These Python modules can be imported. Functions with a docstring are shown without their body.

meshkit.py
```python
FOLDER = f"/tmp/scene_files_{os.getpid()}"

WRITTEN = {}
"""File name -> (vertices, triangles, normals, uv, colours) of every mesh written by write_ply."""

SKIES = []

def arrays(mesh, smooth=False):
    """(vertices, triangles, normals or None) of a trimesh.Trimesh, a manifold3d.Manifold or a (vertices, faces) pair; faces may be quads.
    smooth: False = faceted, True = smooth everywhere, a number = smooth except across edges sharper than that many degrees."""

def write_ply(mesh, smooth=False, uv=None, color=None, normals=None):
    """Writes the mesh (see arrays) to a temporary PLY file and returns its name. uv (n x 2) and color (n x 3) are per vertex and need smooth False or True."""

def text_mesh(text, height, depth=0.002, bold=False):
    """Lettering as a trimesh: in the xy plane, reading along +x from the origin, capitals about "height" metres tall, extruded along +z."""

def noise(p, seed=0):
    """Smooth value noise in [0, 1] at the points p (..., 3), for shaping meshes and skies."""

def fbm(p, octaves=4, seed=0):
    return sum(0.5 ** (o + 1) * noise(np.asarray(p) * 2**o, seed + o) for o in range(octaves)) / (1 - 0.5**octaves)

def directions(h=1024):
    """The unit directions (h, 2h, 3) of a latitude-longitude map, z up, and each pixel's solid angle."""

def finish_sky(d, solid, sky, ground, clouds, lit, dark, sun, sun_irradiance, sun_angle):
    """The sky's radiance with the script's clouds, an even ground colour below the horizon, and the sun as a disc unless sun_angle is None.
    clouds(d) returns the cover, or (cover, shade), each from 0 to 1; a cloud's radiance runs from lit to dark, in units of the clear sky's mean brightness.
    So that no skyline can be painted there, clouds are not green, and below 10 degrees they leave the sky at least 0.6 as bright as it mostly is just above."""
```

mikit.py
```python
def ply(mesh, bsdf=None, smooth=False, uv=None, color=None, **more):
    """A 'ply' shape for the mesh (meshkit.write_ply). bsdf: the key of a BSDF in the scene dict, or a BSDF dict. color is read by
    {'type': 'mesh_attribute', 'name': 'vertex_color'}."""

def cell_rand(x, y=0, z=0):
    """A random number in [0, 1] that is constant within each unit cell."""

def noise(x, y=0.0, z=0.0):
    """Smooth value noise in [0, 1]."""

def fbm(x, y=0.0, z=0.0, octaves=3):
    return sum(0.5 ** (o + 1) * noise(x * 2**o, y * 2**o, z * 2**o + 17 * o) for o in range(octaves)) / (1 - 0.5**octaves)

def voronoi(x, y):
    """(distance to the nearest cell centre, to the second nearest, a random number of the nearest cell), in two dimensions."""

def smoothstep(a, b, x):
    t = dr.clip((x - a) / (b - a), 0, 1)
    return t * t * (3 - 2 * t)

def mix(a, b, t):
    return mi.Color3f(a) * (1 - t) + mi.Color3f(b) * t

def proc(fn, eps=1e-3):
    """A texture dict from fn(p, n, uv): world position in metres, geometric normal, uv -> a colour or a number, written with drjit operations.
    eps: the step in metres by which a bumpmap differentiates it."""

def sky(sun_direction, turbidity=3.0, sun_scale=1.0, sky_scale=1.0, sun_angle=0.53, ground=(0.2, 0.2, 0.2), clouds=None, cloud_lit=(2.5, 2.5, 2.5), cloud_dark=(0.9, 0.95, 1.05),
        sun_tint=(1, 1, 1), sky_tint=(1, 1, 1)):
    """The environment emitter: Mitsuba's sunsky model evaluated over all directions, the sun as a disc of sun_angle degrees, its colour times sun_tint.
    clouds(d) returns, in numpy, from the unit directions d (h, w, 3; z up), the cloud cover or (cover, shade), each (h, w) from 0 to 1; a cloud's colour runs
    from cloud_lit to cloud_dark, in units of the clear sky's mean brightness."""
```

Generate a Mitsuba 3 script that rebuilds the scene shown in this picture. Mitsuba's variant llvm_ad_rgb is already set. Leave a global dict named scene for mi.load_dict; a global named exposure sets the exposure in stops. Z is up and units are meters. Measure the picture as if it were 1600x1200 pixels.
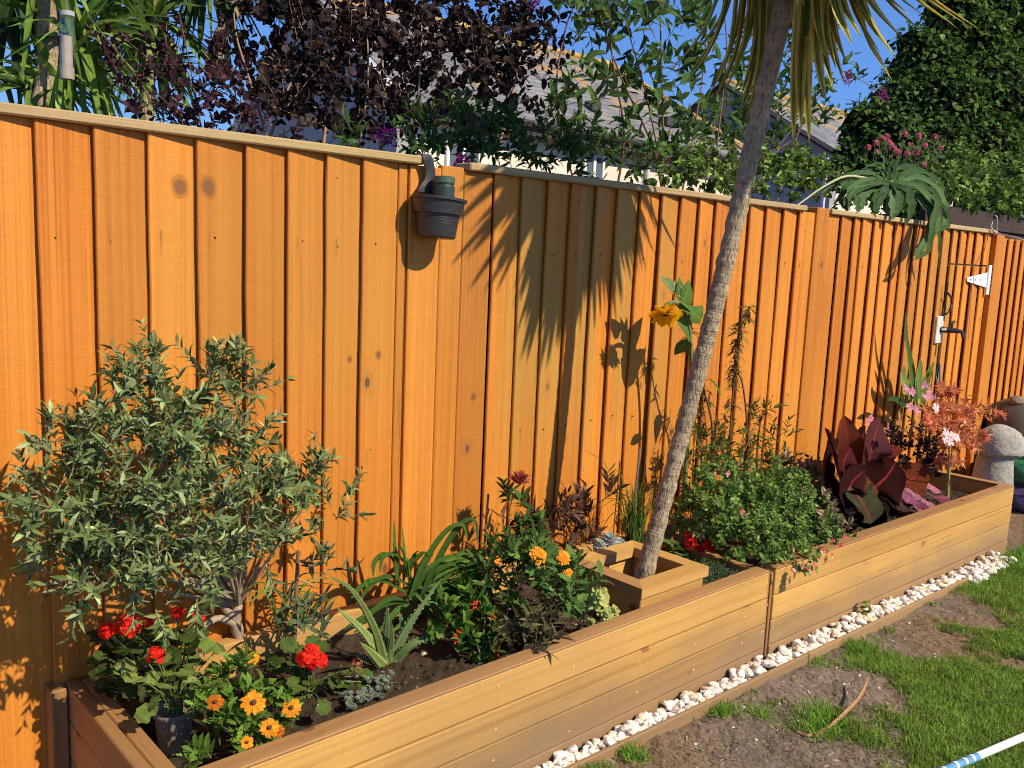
import math, zlib
import numpy as np
import drjit as dr
import mitsuba as mi
import mikit, meshkit, trimesh

# ------------------------------------------------------------------ camera, light, exposure
EYE = np.array([0.0, -2.3873, 1.5])
FPX, YAW, PITCH, ROLL = 1396.46, 0.7403, -0.1454, 0.0431          # focal length in pixels of a 1600 px wide picture
_f = np.array([math.sin(YAW) * math.cos(PITCH), math.cos(YAW) * math.cos(PITCH), math.sin(PITCH)])
_r = np.array([math.cos(YAW), -math.sin(YAW), 0.0])
_u = np.cross(_r, _f)
_r, _u = math.cos(ROLL) * _r + math.sin(ROLL) * _u, -math.sin(ROLL) * _r + math.cos(ROLL) * _u
exposure = 2.2
SUN_AZ, SUN_EL = math.radians(14), math.radians(40)
SUN = np.array([math.sin(SUN_AZ) * math.cos(SUN_EL), -math.cos(SUN_AZ) * math.cos(SUN_EL), math.sin(SUN_EL)])
scene = {
    "type": "scene",
    "camera": {"type": "perspective", "fov": 2 * math.degrees(math.atan(800 / FPX)), "fov_axis": "x", "near_clip": 0.05, "far_clip": 2000.0,
               "to_world": mi.ScalarTransform4f().look_at(EYE.tolist(), (EYE + _f).tolist(), _u.tolist())},
    "sky": mikit.sky(SUN.tolist(), turbidity=3.0, sky_scale=0.60, sky_tint=(0.82, 1.16, 1.85), sun_tint=(0.94, 0.98, 1.0), ground=(0.12, 0.13, 0.07)),
}
labels = {}

# ------------------------------------------------------------------ helpers
def ray(u, v):
    return _f + (u - 800) / FPX * _r - (v - 600) / FPX * _u
def Y(u, v, y):            # the point at depth y behind the fence face (y = 0) seen at a pixel of the 1600 x 1200 photo
    d = ray(u, v); return EYE + d * (y - EYE[1]) / d[1]
def Z(u, v, z):
    d = ray(u, v); return EYE + d * (z - EYE[2]) / d[2]
def A(*a): return np.array(a, float)
def rng_for(name): return np.random.default_rng(zlib.crc32(name.encode()))
def unit(v): return v / (np.linalg.norm(v, axis=-1, keepdims=True) + 1e-12)

_count = {}
def uniq(name):
    k = _count.get(name, 0); _count[name] = k + 1
    return name if k == 0 else f"{name}_{k:03d}"
def thing(name, label, cat, group=None):
    k = uniq(name); labels[k] = {"label": label, "category": cat}
    if group: labels[k]["group"] = group
    return k
def struct(name): labels[name] = {"kind": "structure"}; return name
def stuff(key, label=None, cat=None):
    labels[key] = {"kind": "stuff"}
    if label: labels[key]["label"] = label
    if cat: labels[key]["category"] = cat
def put(key, V, F, bsdf, uv=None, smooth=False):
    scene[key] = mikit.ply(trimesh.Trimesh(V, F, process=False), "mat_" + bsdf, smooth=smooth, uv=uv)
def part(parent, name, V, F, bsdf, uv=None, smooth=False):
    k = uniq(parent + "__" + name); put(k, V, F, bsdf, uv, smooth); return k

def pack(rgb):             # a colour (linear, 0 to 1) as one number, for the v of a uv: 6 bits a channel, square-root coded
    c = np.clip(np.rint(np.sqrt(np.clip(np.asarray(rgb, float), 0, 1)) * 63), 0, 63)
    return c[..., 0] * 4096 + c[..., 1] * 64 + c[..., 2] + 0.5
def flatuv(n, rgb, t=0.6):
    uv = np.empty((n, 2)); uv[:, 0] = t; uv[:, 1] = pack(rgb); return uv
def cat(*ms):              # joins (V, F, uv) triples
    Vs, Fs, Us, o = [], [], [], 0
    for V, F, U in ms:
        Vs.append(V); Fs.append(np.asarray(F) + o); Us.append(U); o += len(V)
    return np.vstack(Vs), np.vstack(Fs), np.vstack(Us)

def spline(pts, n):
    p = np.asarray(pts, float)
    if len(p) < 3: return p[0] + (p[-1] - p[0]) * np.linspace(0, 1, n)[:, None]
    e = np.vstack([2 * p[0] - p[1], p, 2 * p[-1] - p[-2]]); out = []
    for t in np.linspace(0, len(p) - 1 - 1e-6, n):
        i = int(t); f = t - i; a, b, c, d = e[i:i + 4]
        out.append(0.5 * (2 * b + (c - a) * f + (2 * a - 5 * b + 4 * c - d) * f * f + (3 * b - a - 3 * c + d) * f ** 3))
    return np.array(out)
def tube(pts, rad, sides=6, col=None, uvs=None):
    p = np.asarray(pts, float); n = len(p)
    t = unit(np.gradient(p, axis=0)); r = np.broadcast_to(np.asarray(rad, float), (n,))
    a0 = np.cross(t[0], [0, 0, 1.0] if abs(t[0][2]) < 0.9 else [1.0, 0, 0]); a0 /= np.linalg.norm(a0); aa = [a0]
    for i in range(1, n):
        a = aa[-1] - t[i] * (aa[-1] @ t[i]); aa.append(a / (np.linalg.norm(a) + 1e-12))
    aa = np.array(aa); bb = np.cross(t, aa); ang = np.arange(sides) * 2 * np.pi / sides
    V = p[:, None] + r[:, None, None] * (np.cos(ang)[None, :, None] * aa[:, None] + np.sin(ang)[None, :, None] * bb[:, None])
    i, j = np.meshgrid(np.arange(n - 1), np.arange(sides), indexing="ij"); k = (j + 1) % sides
    F = np.concatenate([np.stack([i * sides + j, i * sides + k, (i + 1) * sides + k], -1).reshape(-1, 3), np.stack([i * sides + j, (i + 1) * sides + k, (i + 1) * sides + j], -1).reshape(-1, 3)])
    V = V.reshape(-1, 3); c0, c1 = len(V), len(V) + 1
    V = np.vstack([V, p[:1], p[-1:]]); jj = np.arange(sides); kk = (jj + 1) % sides
    F = np.vstack([F, np.stack([np.full(sides, c0), kk, jj], 1), np.stack([np.full(sides, c1), (n - 1) * sides + jj, (n - 1) * sides + kk], 1)])
    uv = flatuv(len(V), col if col is not None else (0.2, 0.2, 0.2))
    return V, F, uv
def lathe(prof, n=24, c=(0, 0, 0), col=(0.2, 0.2, 0.2)):      # prof: rows of (radius, z), upward on the outside
    prof = np.asarray(prof, float); m = len(prof); ang = np.arange(n) * 2 * np.pi / n
    V = np.stack([prof[:, None, 0] * np.cos(ang), prof[:, None, 0] * np.sin(ang), np.repeat(prof[:, 1:], n, 1)], -1).reshape(-1, 3) + np.asarray(c)
    i, j = np.meshgrid(np.arange(m - 1), np.arange(n), indexing="ij"); k = (j + 1) % n
    F = np.concatenate([np.stack([i * n + j, i * n + k, (i + 1) * n + k], -1).reshape(-1, 3), np.stack([i * n + j, (i + 1) * n + k, (i + 1) * n + j], -1).reshape(-1, 3)])
    return V, F, flatuv(len(V), col)
def box(x0, x1, y0, y1, z0, z1, ch=0.003, col=(0.2, 0.2, 0.2)):    # a box with chamfered edges
    c = min(ch, (x1 - x0) / 3, (y1 - y0) / 3, (z1 - z0) / 3); P = []
    for x, sx in ((x0, 1), (x1, -1)):
        for y, sy in ((y0, 1), (y1, -1)):
            for z, sz in ((z0, 1), (z1, -1)):
                P += [(x, y + sy * c, z + sz * c), (x + sx * c, y, z + sz * c), (x + sx * c, y + sy * c, z)]
    h = trimesh.Trimesh(P).convex_hull
    return np.array(h.vertices), np.array(h.faces), flatuv(len(h.vertices), col)
def ball(c, r, sub=2, squash=(1, 1, 1), rough=0.0, seed=0, col=(0.2, 0.2, 0.2), freq=1.5):
    s = trimesh.creation.icosphere(sub, 1.0); V = np.array(s.vertices)
    if rough: V = V * (1 + rough * (meshkit.fbm(V * freq + 7.3 * seed, 3, seed) - 0.5) * 2)[:, None]
    return V * np.asarray(squash) * r + np.asarray(c), np.array(s.faces), flatuv(len(V), col)
def rot(V, ax, ang, c=(0, 0, 0)):
    R = trimesh.transformations.rotation_matrix(ang, ax)[:3, :3]; return (V - np.asarray(c)) @ R.T + np.asarray(c)

# leaf templates: rows of (along, across, lift), triangles
def _tpl(rings, tip=True, base=True):
    v, f = [], []
    if base: v.append((0, 0, 0))
    start = len(v)
    for s, w in rings: v += [(s, -w, w), (s, 0, 0), (s, w, w)]
    n = len(rings)
    if base: f += [(0, start + 1, start), (0, start + 2, start + 1)]
    for i in range(n - 1):
        a, b = start + 3 * i, start + 3 * i + 3
        f += [(a, a + 1, b + 1), (a, b + 1, b), (a + 1, a + 2, b + 2), (a + 1, b + 2, b + 1)]
    if tip:
        v.append((1, 0, 0)); e = start + 3 * (n - 1); f += [(e, e + 1, len(v) - 1), (e + 1, e + 2, len(v) - 1)]
    return np.array(v, float), np.array(f)
def _lobed(pts, c=(0.42, 0)):
    v = [(c[0], c[1], 0)] + [(s, t, 0.55 * math.hypot(s - c[0], t / 2)) for s, t in pts]; n = len(pts)
    return np.array(v, float), np.array([(0, 1 + (i + 1) % n, 1 + i) for i in range(n)])
def _ger():
    p = []
    for i in range(22):
        a = math.radians(-160 + 320 * i / 21); r = 0.5 * (1 + (0.13 if i % 3 == 1 else -0.04 if i % 3 == 0 else 0))
        p.append((0.5 + r * math.cos(a), 2 * r * math.sin(a)))
    return _lobed(p + [(0.2, 0.0)], (0.45, 0))
def _maple():
    p = []
    for k, (a, r) in enumerate([(-125, .45), (-65, .78), (0, 1), (65, .78), (125, .45)]):
        for da, q in ((-26, .33), (-7, .62), (0, 1), (7, .62)):
            b = math.radians(a + da); p.append((0.12 + r * q * 0.88 * math.cos(b), 2 * r * q * .88 * math.sin(b)))
    return _lobed(p + [(0.0, 0.0)], (0.15, 0))
TPL = {
    "lance": _tpl([(.3, 1), (.65, .82)]), "lance2": _tpl([(.12, .5), (.3, .92), (.5, 1), (.75, .66)]), "oval": _tpl([(.15, .65), (.42, 1), (.75, .72)]), "diamond": _tpl([(.45, 1)]),
    "obov": _tpl([(.35, .55), (.7, 1), (.92, .62)]), "heart": _tpl([(.02, .55), (.22, 1), (.6, .72)]), "ger": _ger(), "maple": _maple(),
    "jag": _lobed([(0, 0), (.1, .35), (.22, .25), (.3, .8), (.42, .5), (.52, 1), (.62, .55), (.75, .7), (.84, .35), (1, 0), (.84, -.35), (.75, -.7), (.62, -.55), (.52, -1), (.42, -.5), (.3, -.8), (.22, -.25), (.1, -.35)], (.45, 0)),
    "big": _tpl([(.05, .3), (.14, .68), (.27, .92), (.42, 1), (.57, .93), (.72, .74), (.85, .46), (.94, .2)]),
}
def leaves(P, D, N, L, W, col, tpl="lance", fold=0.25, bend=0.2, shift=0.0):
    """Many leaves at once: base points, directions, normals, lengths, widths, colours -> (V (n, m, 3), F, uv (n, m, 2))."""
    P, D, N = np.atleast_2d(P), unit(np.atleast_2d(D)), np.atleast_2d(N); n = len(P)
    X = np.cross(D, N); bad = np.linalg.norm(X, axis=1) < 1e-3; X[bad] = np.cross(D[bad], [0.3, 0.5, 0.8]); X = unit(X); N = np.cross(X, D)
    L, W, bend = (np.broadcast_to(np.asarray(a, float), (n,))[:, None, None] for a in (L, W, bend)); tv, tf = TPL[tpl]
    s, t, h = (tv[None, :, k, None] for k in range(3))
    V = P[:, None] + D[:, None] * L * s * (1 - 0.15 * bend * s) + X[:, None] * (W / 2) * t + N[:, None] * (fold * h * W / 2 - bend * L * s ** 2)
    uv = np.empty((n, len(tv), 2)); uv[..., 0] = tv[None, :, 1] + shift; uv[..., 1] = pack(np.broadcast_to(np.asarray(col, float), (n, 3)))[:, None]
    return V, tf, uv
def flat(ls):
    V, F, uv = ls; n, m = V.shape[:2]
    return V.reshape(-1, 3), (F[None] + (np.arange(n) * m)[:, None, None]).reshape(-1, 3), uv.reshape(-1, 2)
def take(ls, i): return ls[0][i], ls[1], ls[2][i]
def emit(parent, ls, bsdf, keep=0, name="leaf", rest="foliage", smooth=False):
    """Leaves as parts of their own, the keep that show largest; the others as one part."""
    V, F, uv = ls; n = len(V)
    if n <= keep: order, k = np.arange(n), n
    else:
        c = V.mean(1); size = np.linalg.norm(V[:, -1] - V[:, 0], axis=1); dist = np.linalg.norm(c - EYE, axis=1)
        order, k = np.argsort(-size / dist ** 3), keep
    for i in order[:k]: part(parent, name, V[i], F, bsdf, uv[i], smooth)
    if k < n:
        key = part(parent, rest, *flat(take(ls, order[k:]))[:2], bsdf, flat(take(ls, order[k:]))[2], smooth); stuff(key)
def vary(rng, cols, n, amp=0.22):
    c = np.asarray(cols, float).reshape(-1, 3); w = rng.dirichlet(np.full(len(c), 0.45), n)
    return (w @ c) * np.exp(rng.normal(0, amp, (n, 1)))
def rdir(rng, n): return unit(rng.normal(size=(n, 3)))
def strap(pts, w, fold=0.3, nrm=None, col=(0.1, 0.2, 0.05), seg=14, shape="strap", shift=0.0):
    """A long leaf along a curve, channelled, tapering to its tip."""
    p = spline(pts, seg); t = unit(np.gradient(p, axis=0)); s = np.linspace(0, 1, seg)
    nn = np.asarray(nrm if nrm is not None else (0, 0, 1.0), float); x = np.cross(t, nn); bad = np.linalg.norm(x, axis=1) < 0.12
    if bad.all(): x[:] = [1, 0, 0]
    elif bad.any(): x[bad] = x[~bad].mean(0)
    x = unit(x); n = np.cross(x, t)
    pr = {"strap": np.minimum(1, 0.55 + 2 * s) * np.sqrt(np.clip(1 - s ** 2.2, 0, 1)), "sword": np.minimum(1, .6 + 1.6 * s) * np.clip(1 - s ** 3.0, 0, 1) ** 0.9, "aloe": np.clip(1 - s, 0, 1) ** 0.72, "grass": np.clip(1 - s, 0, 1) ** 0.5}[shape] * w / 2
    pr[-1] = 0.0004
    V = np.stack([p - x * pr[:, None] + n * (pr * fold)[:, None], p, p + x * pr[:, None] + n * (pr * fold)[:, None]], 1).reshape(-1, 3)
    i = np.arange(seg - 1) * 3
    F = np.vstack([np.stack([i, i + 1, i + 4], 1), np.stack([i, i + 4, i + 3], 1), np.stack([i + 1, i + 2, i + 5], 1), np.stack([i + 1, i + 5, i + 4], 1)])
    uv = np.empty((len(V), 2)); uv[:, 0] = np.tile([-1, 0, 1], seg) + shift; uv[:, 1] = pack(col)
    return V, F, uv
def shrub(rng, clumps, ntw, tw_len, up=0.5, out=1.0):
    """Twigs (start, direction, length) in ball-shaped clumps given as rows (x, y, z, r)."""
    S, D, L = [], [], []
    for x, y, z, r in clumps:
        n = max(2, int(ntw * (r / 0.1) ** 1.6)); o = rdir(rng, n) * (rng.uniform(0, 1, (n, 1)) ** 0.5) * r * 0.85
        o[:, 1] *= 0.8; S.append(A(x, y, z) + o); D.append(unit(out * o / r + A(0, 0, up) + 0.55 * rdir(rng, n))); L.append(rng.uniform(0.6, 1.3, n) * tw_len)
    return np.vstack(S), np.vstack(D), np.concatenate(L)
def on_twigs(rng, tw, per, L, W, cols, tpl="lance", ang=0.8, fold=0.25, bend=0.15, amp=0.22, upn=0.6):
    S, D, TL = tw; n = len(S); k = np.tile(np.arange(per), n); i = np.repeat(np.arange(n), per)
    s = (k // 2 * 2 + 1.5) / (per + 1) + rng.uniform(-.08, .08, len(k)); P = S[i] + D[i] * (TL[i] * s)[:, None]
    a = np.cross(D, [0.31, 0.2, 0.93]); a = unit(a); b = np.cross(D, a); ph = (k % 2) * np.pi + (k // 2) * 1.7 + np.repeat(rng.uniform(0, 6.3, n), per)
    rad = np.cos(ph)[:, None] * a[i] + np.sin(ph)[:, None] * b[i]; al = ang * rng.uniform(.6, 1.3, len(k))
    dd = D[i] * np.cos(al)[:, None] + rad * np.sin(al)[:, None]; nn = unit(D[i] * np.sin(al)[:, None] - rad * np.cos(al)[:, None] + A(0, 0, upn) + .3 * rdir(rng, len(k)))
    ll = L * rng.uniform(.65, 1.2, len(k)) * (1 - .35 * np.abs(s - .4)); c = vary(rng, cols, len(k), amp)
    return leaves(P, dd, nn, ll, ll / L * W, c, tpl, fold, bend * rng.uniform(.3, 1.8, len(k)))
def twig_mesh(tw, r, col):
    S, D, L = tw; n = len(S); a = unit(np.cross(D, [0.3, 0.1, 0.95])); b = np.cross(D, a); ang = np.arange(3) * 2.1
    ring = np.cos(ang)[None, :, None] * a[:, None] + np.sin(ang)[None, :, None] * b[:, None]
    V = np.concatenate([S[:, None] + ring * r, (S + D * L[:, None])[:, None] + ring * r * .4], 1)
    F = np.array([(0, 1, 4), (0, 4, 3), (1, 2, 5), (1, 5, 4), (2, 0, 3), (2, 3, 5)])
    V, F, _ = flat((V, F, np.zeros((n, 6, 2)))); return V, F, flatuv(len(V), col)
def blossom(rng, c, nrm, r, n, col, tpl="obov", w=0.42, cup=0.25, jitter=0.12, amp=.12, rows=1):
    """A flower: a ring of petals round its centre c, facing nrm."""
    nrm = unit(A(*nrm)); a = unit(np.cross(nrm, [0.2, 0.3, 0.9])); b = np.cross(nrm, a); out = []
    for q in range(rows):
        ph = np.arange(n) * 2 * np.pi / n + q * 0.4 + rng.normal(0, .07, n); d = np.cos(ph)[:, None] * a + np.sin(ph)[:, None] * b + nrm * (cup + .35 * q)
        out.append(leaves(np.tile(c, (n, 1)), d + jitter * rdir(rng, n), np.tile(nrm, (n, 1)) + .1 * rdir(rng, n), r * rng.uniform(.88, 1.08, n) * (1 - .18 * q), r * w, vary(rng, col, n, amp), tpl, .2, .15))
    return tuple([np.concatenate([o[0] for o in out]), out[0][1], np.concatenate([o[2] for o in out])])
def umbel(rng, c, r, n, col, pet=5, fr=0.011, up=(0, -.5, .8)):
    """A head of many small florets."""
    d = unit(rdir(rng, n) + .7 * unit(A(*up))); p = np.asarray(c) + d * r * rng.uniform(.75, 1.05, (n, 1)); out = [blossom(rng, p[i], d[i], fr, pet, col, "obov", .85, .25, .15, .14) for i in range(n)]
    return flat((np.concatenate([o[0] for o in out]), out[0][1], np.concatenate([o[2] for o in out])))

# ------------------------------------------------------------------ materials
noise, fbm, mix, sst, crand, proc = mikit.noise, mikit.fbm, mikit.mix, mikit.smoothstep, mikit.cell_rand, mikit.proc
def C3(*c): return mi.Color3f(*c)
def unpack(v):
    i = mi.Int32(dr.floor(v)); f = lambda k: dr.square(mi.Float((i >> k) & 63) / 63.0)
    return mi.Color3f(f(12), f(6), f(0))
def wood(light, dark, knot, knots=0.55, tint=None, grain=1.0, pitch=0.42, nails=(), saw=0.03, spots=(), dirt=0.0):
    def fn(p, n, uv):
        idn = dr.floor(uv.x / 7 + 0.5); a, l = uv.x - 7 * idn, uv.y
        r0 = crand(idn, 1) * 5; lc = l / pitch + r0; ci = dr.floor(lc)
        ka, kl = (crand(idn, ci, 3) - 0.5) * 0.13, (ci + 0.25 + 0.5 * crand(idn, ci, 4) - r0) * pitch
        da, dl = a - ka, l - kl; d = dr.sqrt(da * da + dl * dl * 0.5) * (0.8 + 0.4 * noise(da * 190 + 9, dl * 130, idn)); rr = 0.005 + 0.010 * crand(idn, ci, 5); on = dr.select(crand(idn, ci, 6) < knots, 0.25 + 0.75 * crand(idn, ci, 12), 0.0)
        a2 = a - on * da * 0.75 * dr.exp(-dr.square(d / 0.04)) + 0.004 * noise(l * 3.1, idn)
        s1 = noise(a2 * 62 * grain + 2.4 * noise(a2 * 8, l * 0.7, idn), l * 0.55, idn * 3.1); s2 = noise(a2 * 380, l * 5, idn); s3 = fbm(a * 5, l * 1.6, idn * 1.7, 2)
        late = sst(0.58, 0.8, noise(a2 * 150 * grain, l * 0.8, idn + 9))
        tone = crand(idn, 2); t = 0.36 * s1 + 0.20 * s2 + 0.42 * s3 + 0.34 * tone + 0.20 * late - 0.24
        c = mix(light, dark, dr.clip(t, 0, 1)) * (0.84 + 0.28 * crand(idn, 15))
        c = c * (1 + saw * (noise(l * 260, a * 9, idn) - 0.5) * 2)
        c = mix(c, C3(*dark) * 0.55, 0.5 * sst(.72, .86, noise(a2 * 300, l * 2.2, idn + 4)) * sst(.45, .75, s3))
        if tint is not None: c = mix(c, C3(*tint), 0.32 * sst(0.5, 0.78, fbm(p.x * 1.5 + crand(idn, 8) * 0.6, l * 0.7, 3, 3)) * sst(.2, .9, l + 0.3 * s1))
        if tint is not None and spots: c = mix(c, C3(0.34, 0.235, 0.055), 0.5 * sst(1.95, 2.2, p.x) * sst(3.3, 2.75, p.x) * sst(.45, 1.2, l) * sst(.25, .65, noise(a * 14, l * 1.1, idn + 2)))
        halo = dr.exp(-dr.square(d / (rr * 2.6))); ring = 0.5 + 0.5 * dr.sin(d * 2100)
        c = mix(c, C3(*knot) * 1.9, on * 0.5 * halo); k = sst(rr * 1.12, rr * 0.82, d)
        c = mix(c, C3(*knot) * (0.65 + 0.6 * ring * noise(d * 600, dr.abs(da) * 60)), on * k * 0.88)
        for sx, sz, sr in spots:
            dd = dr.sqrt(dr.square(p.x - sx) + dr.square((p.z - sz) * 0.86)) * (0.88 + 0.24 * noise(p.x * 55, p.z * 55, 3)); rg_ = 0.5 + 0.5 * dr.sin(dd * 1500 + 3 * noise(p.x * 60, p.z * 60))
            c = mix(c, C3(*knot) * (0.9 + 0.6 * rg_), 0.8 * sst(sr * 1.25, sr * 0.65, dd)); c = mix(c, C3(*dark) * 0.7, 0.45 * sst(sr * 1.5, sr * 1.1, dd) * sst(sr, sr * 1.1, dd))
        if dirt: c = mix(c, (0.20, 0.135, 0.085), dirt * sst(0.30, 0.03, p.z + 0.16 * (fbm(p.x * 4, p.z * 9, 2, 3) - 0.5)))
        for z in nails:
            na = (crand(idn, z * 10, 7) - 0.5) * 0.02 - 0.05; w = dr.exp(-dr.square((a - na) / 0.0035)); run = sst(z - 0.09, z - 0.005, l) * dr.select(l < z, 1.0, 0.0)
            c = c * (1 - 0.55 * w * run * crand(idn, z * 10, 11))
        return c
    return fn
def wood_h(p, n, uv):
    a, l = uv.x - 7 * dr.floor(uv.x / 7 + 0.5), uv.y
    return 0.6 * noise(a * 260, l * 4, 1) + 0.4 * noise(l * 320, a * 25, 2)
def bump(b, h, s): return {"type": "bumpmap", "texture": proc(h), "scale": s, "b": b}
def two(b): return {"type": "twosided", "b": b}
def princ(col, rough=0.6, spec=0.4, **k):
    return {"type": "principled", "base_color": col if isinstance(col, dict) else {"type": "rgb", "value": list(col)}, "roughness": rough, "specular": spec, **k}
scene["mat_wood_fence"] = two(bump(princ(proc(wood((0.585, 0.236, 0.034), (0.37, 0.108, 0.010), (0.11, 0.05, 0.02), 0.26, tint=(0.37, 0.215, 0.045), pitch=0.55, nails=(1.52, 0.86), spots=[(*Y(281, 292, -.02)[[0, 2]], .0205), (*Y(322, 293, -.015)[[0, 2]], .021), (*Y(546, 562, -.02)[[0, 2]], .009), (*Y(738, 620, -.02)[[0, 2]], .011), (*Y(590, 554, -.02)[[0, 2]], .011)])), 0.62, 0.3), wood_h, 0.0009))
scene["mat_wood_cap"] = two(bump(princ(proc(wood((0.42, 0.31, 0.17), (0.27, 0.18, 0.075), (0.12, 0.07, 0.03), 0.25, tint=(0.31, 0.27, 0.09))), 0.7, 0.3), wood_h, 0.001))
scene["mat_wood_bed"] = two(bump(princ(proc(wood((0.58, 0.350, 0.105), (0.33, 0.170, 0.045), (0.19, 0.085, 0.03), 0.5, tint=(0.28, 0.17, 0.085), grain=0.6, pitch=0.6, saw=.03, dirt=.75)), 0.6, 0.3), wood_h, 0.0006))
scene["mat_wood_top"] = two(bump(princ(proc(wood((0.38, 0.215, 0.085), (0.24, 0.120, 0.042), (0.12, 0.06, 0.025), 0.4, tint=(0.22, 0.14, 0.075), grain=0.6)), 0.6, 0.3), wood_h, 0.0006))
scene["mat_wood_dark"] = two(princ(proc(wood((0.055, 0.035, 0.025), (0.03, 0.02, 0.014), (0.02, 0.012, 0.01), 0.3)), 0.7, 0.3))

def leafcol(p, n, uv):
    x = dr.abs(uv.x); c = unpack(uv.y)
    return c * (0.86 + 0.28 * noise(p.x * 70, p.y * 70, p.z * 70)) * (1 + 0.35 * dr.exp(-dr.square(x * 9)))
def plain(p, n, uv): return unpack(uv.y) * (0.84 + 0.32 * fbm(p.x * 40, p.y * 40, p.z * 40, 2))
def stripes(p, n, uv):       # variegated sword leaves: a green middle and lines, yellow margins
    x = dr.abs(uv.x); c = unpack(uv.y); y = C3(0.62, 0.50, 0.13)
    return mix(c, y, sst(0.42, 0.62, x) * 0.9 + 0.45 * sst(.6, .75, noise(uv.x * 9, uv.y * 0.37))) * (0.8 + 0.4 * noise(p.x * 30, p.y * 30, p.z * 30))
def variegated(p, n, uv):    # cream margin round a green middle
    x = dr.abs(uv.x) + 0.35 * (noise(p.x * 120, p.y * 120, p.z * 120) - .5)
    return mix(unpack(uv.y), C3(0.62, 0.52, 0.36), sst(0.45, 0.6, x))
def zoned(p, n, uv):         # pelargonium leaf, a browner zone towards its rim
    x = dr.abs(uv.x); c = unpack(uv.y); return mix(c, C3(0.09, 0.055, 0.03), 0.5 * sst(.45, .6, x) * sst(.95, .75, x)) * (.8 + .4 * noise(p.x * 80, p.y * 80, p.z * 80))
def canna(p, n, uv):
    x = uv.x; c = unpack(uv.y); s = noise(uv.x * 2, uv.y) ; v = 0.5 + 0.5 * dr.sin((dr.abs(x) * 9 + p.z * 60 + p.x * 30) * 3.0)
    c = c * (0.75 + 0.5 * v * noise(p.x * 50, p.z * 50, x * 3)); return mix(c, C3(0.34, 0.035, 0.04), 0.8 * dr.exp(-dr.square(x * 22)))
def daisy(p, n, uv): return mix(C3(0.35, 0.05, 0.01), unpack(uv.y), 0.35 + 0.65 * sst(0.0, 0.4, dr.abs(uv.x) + 0.25 * noise(p.x * 300, p.y * 300, p.z * 300)))
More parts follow.
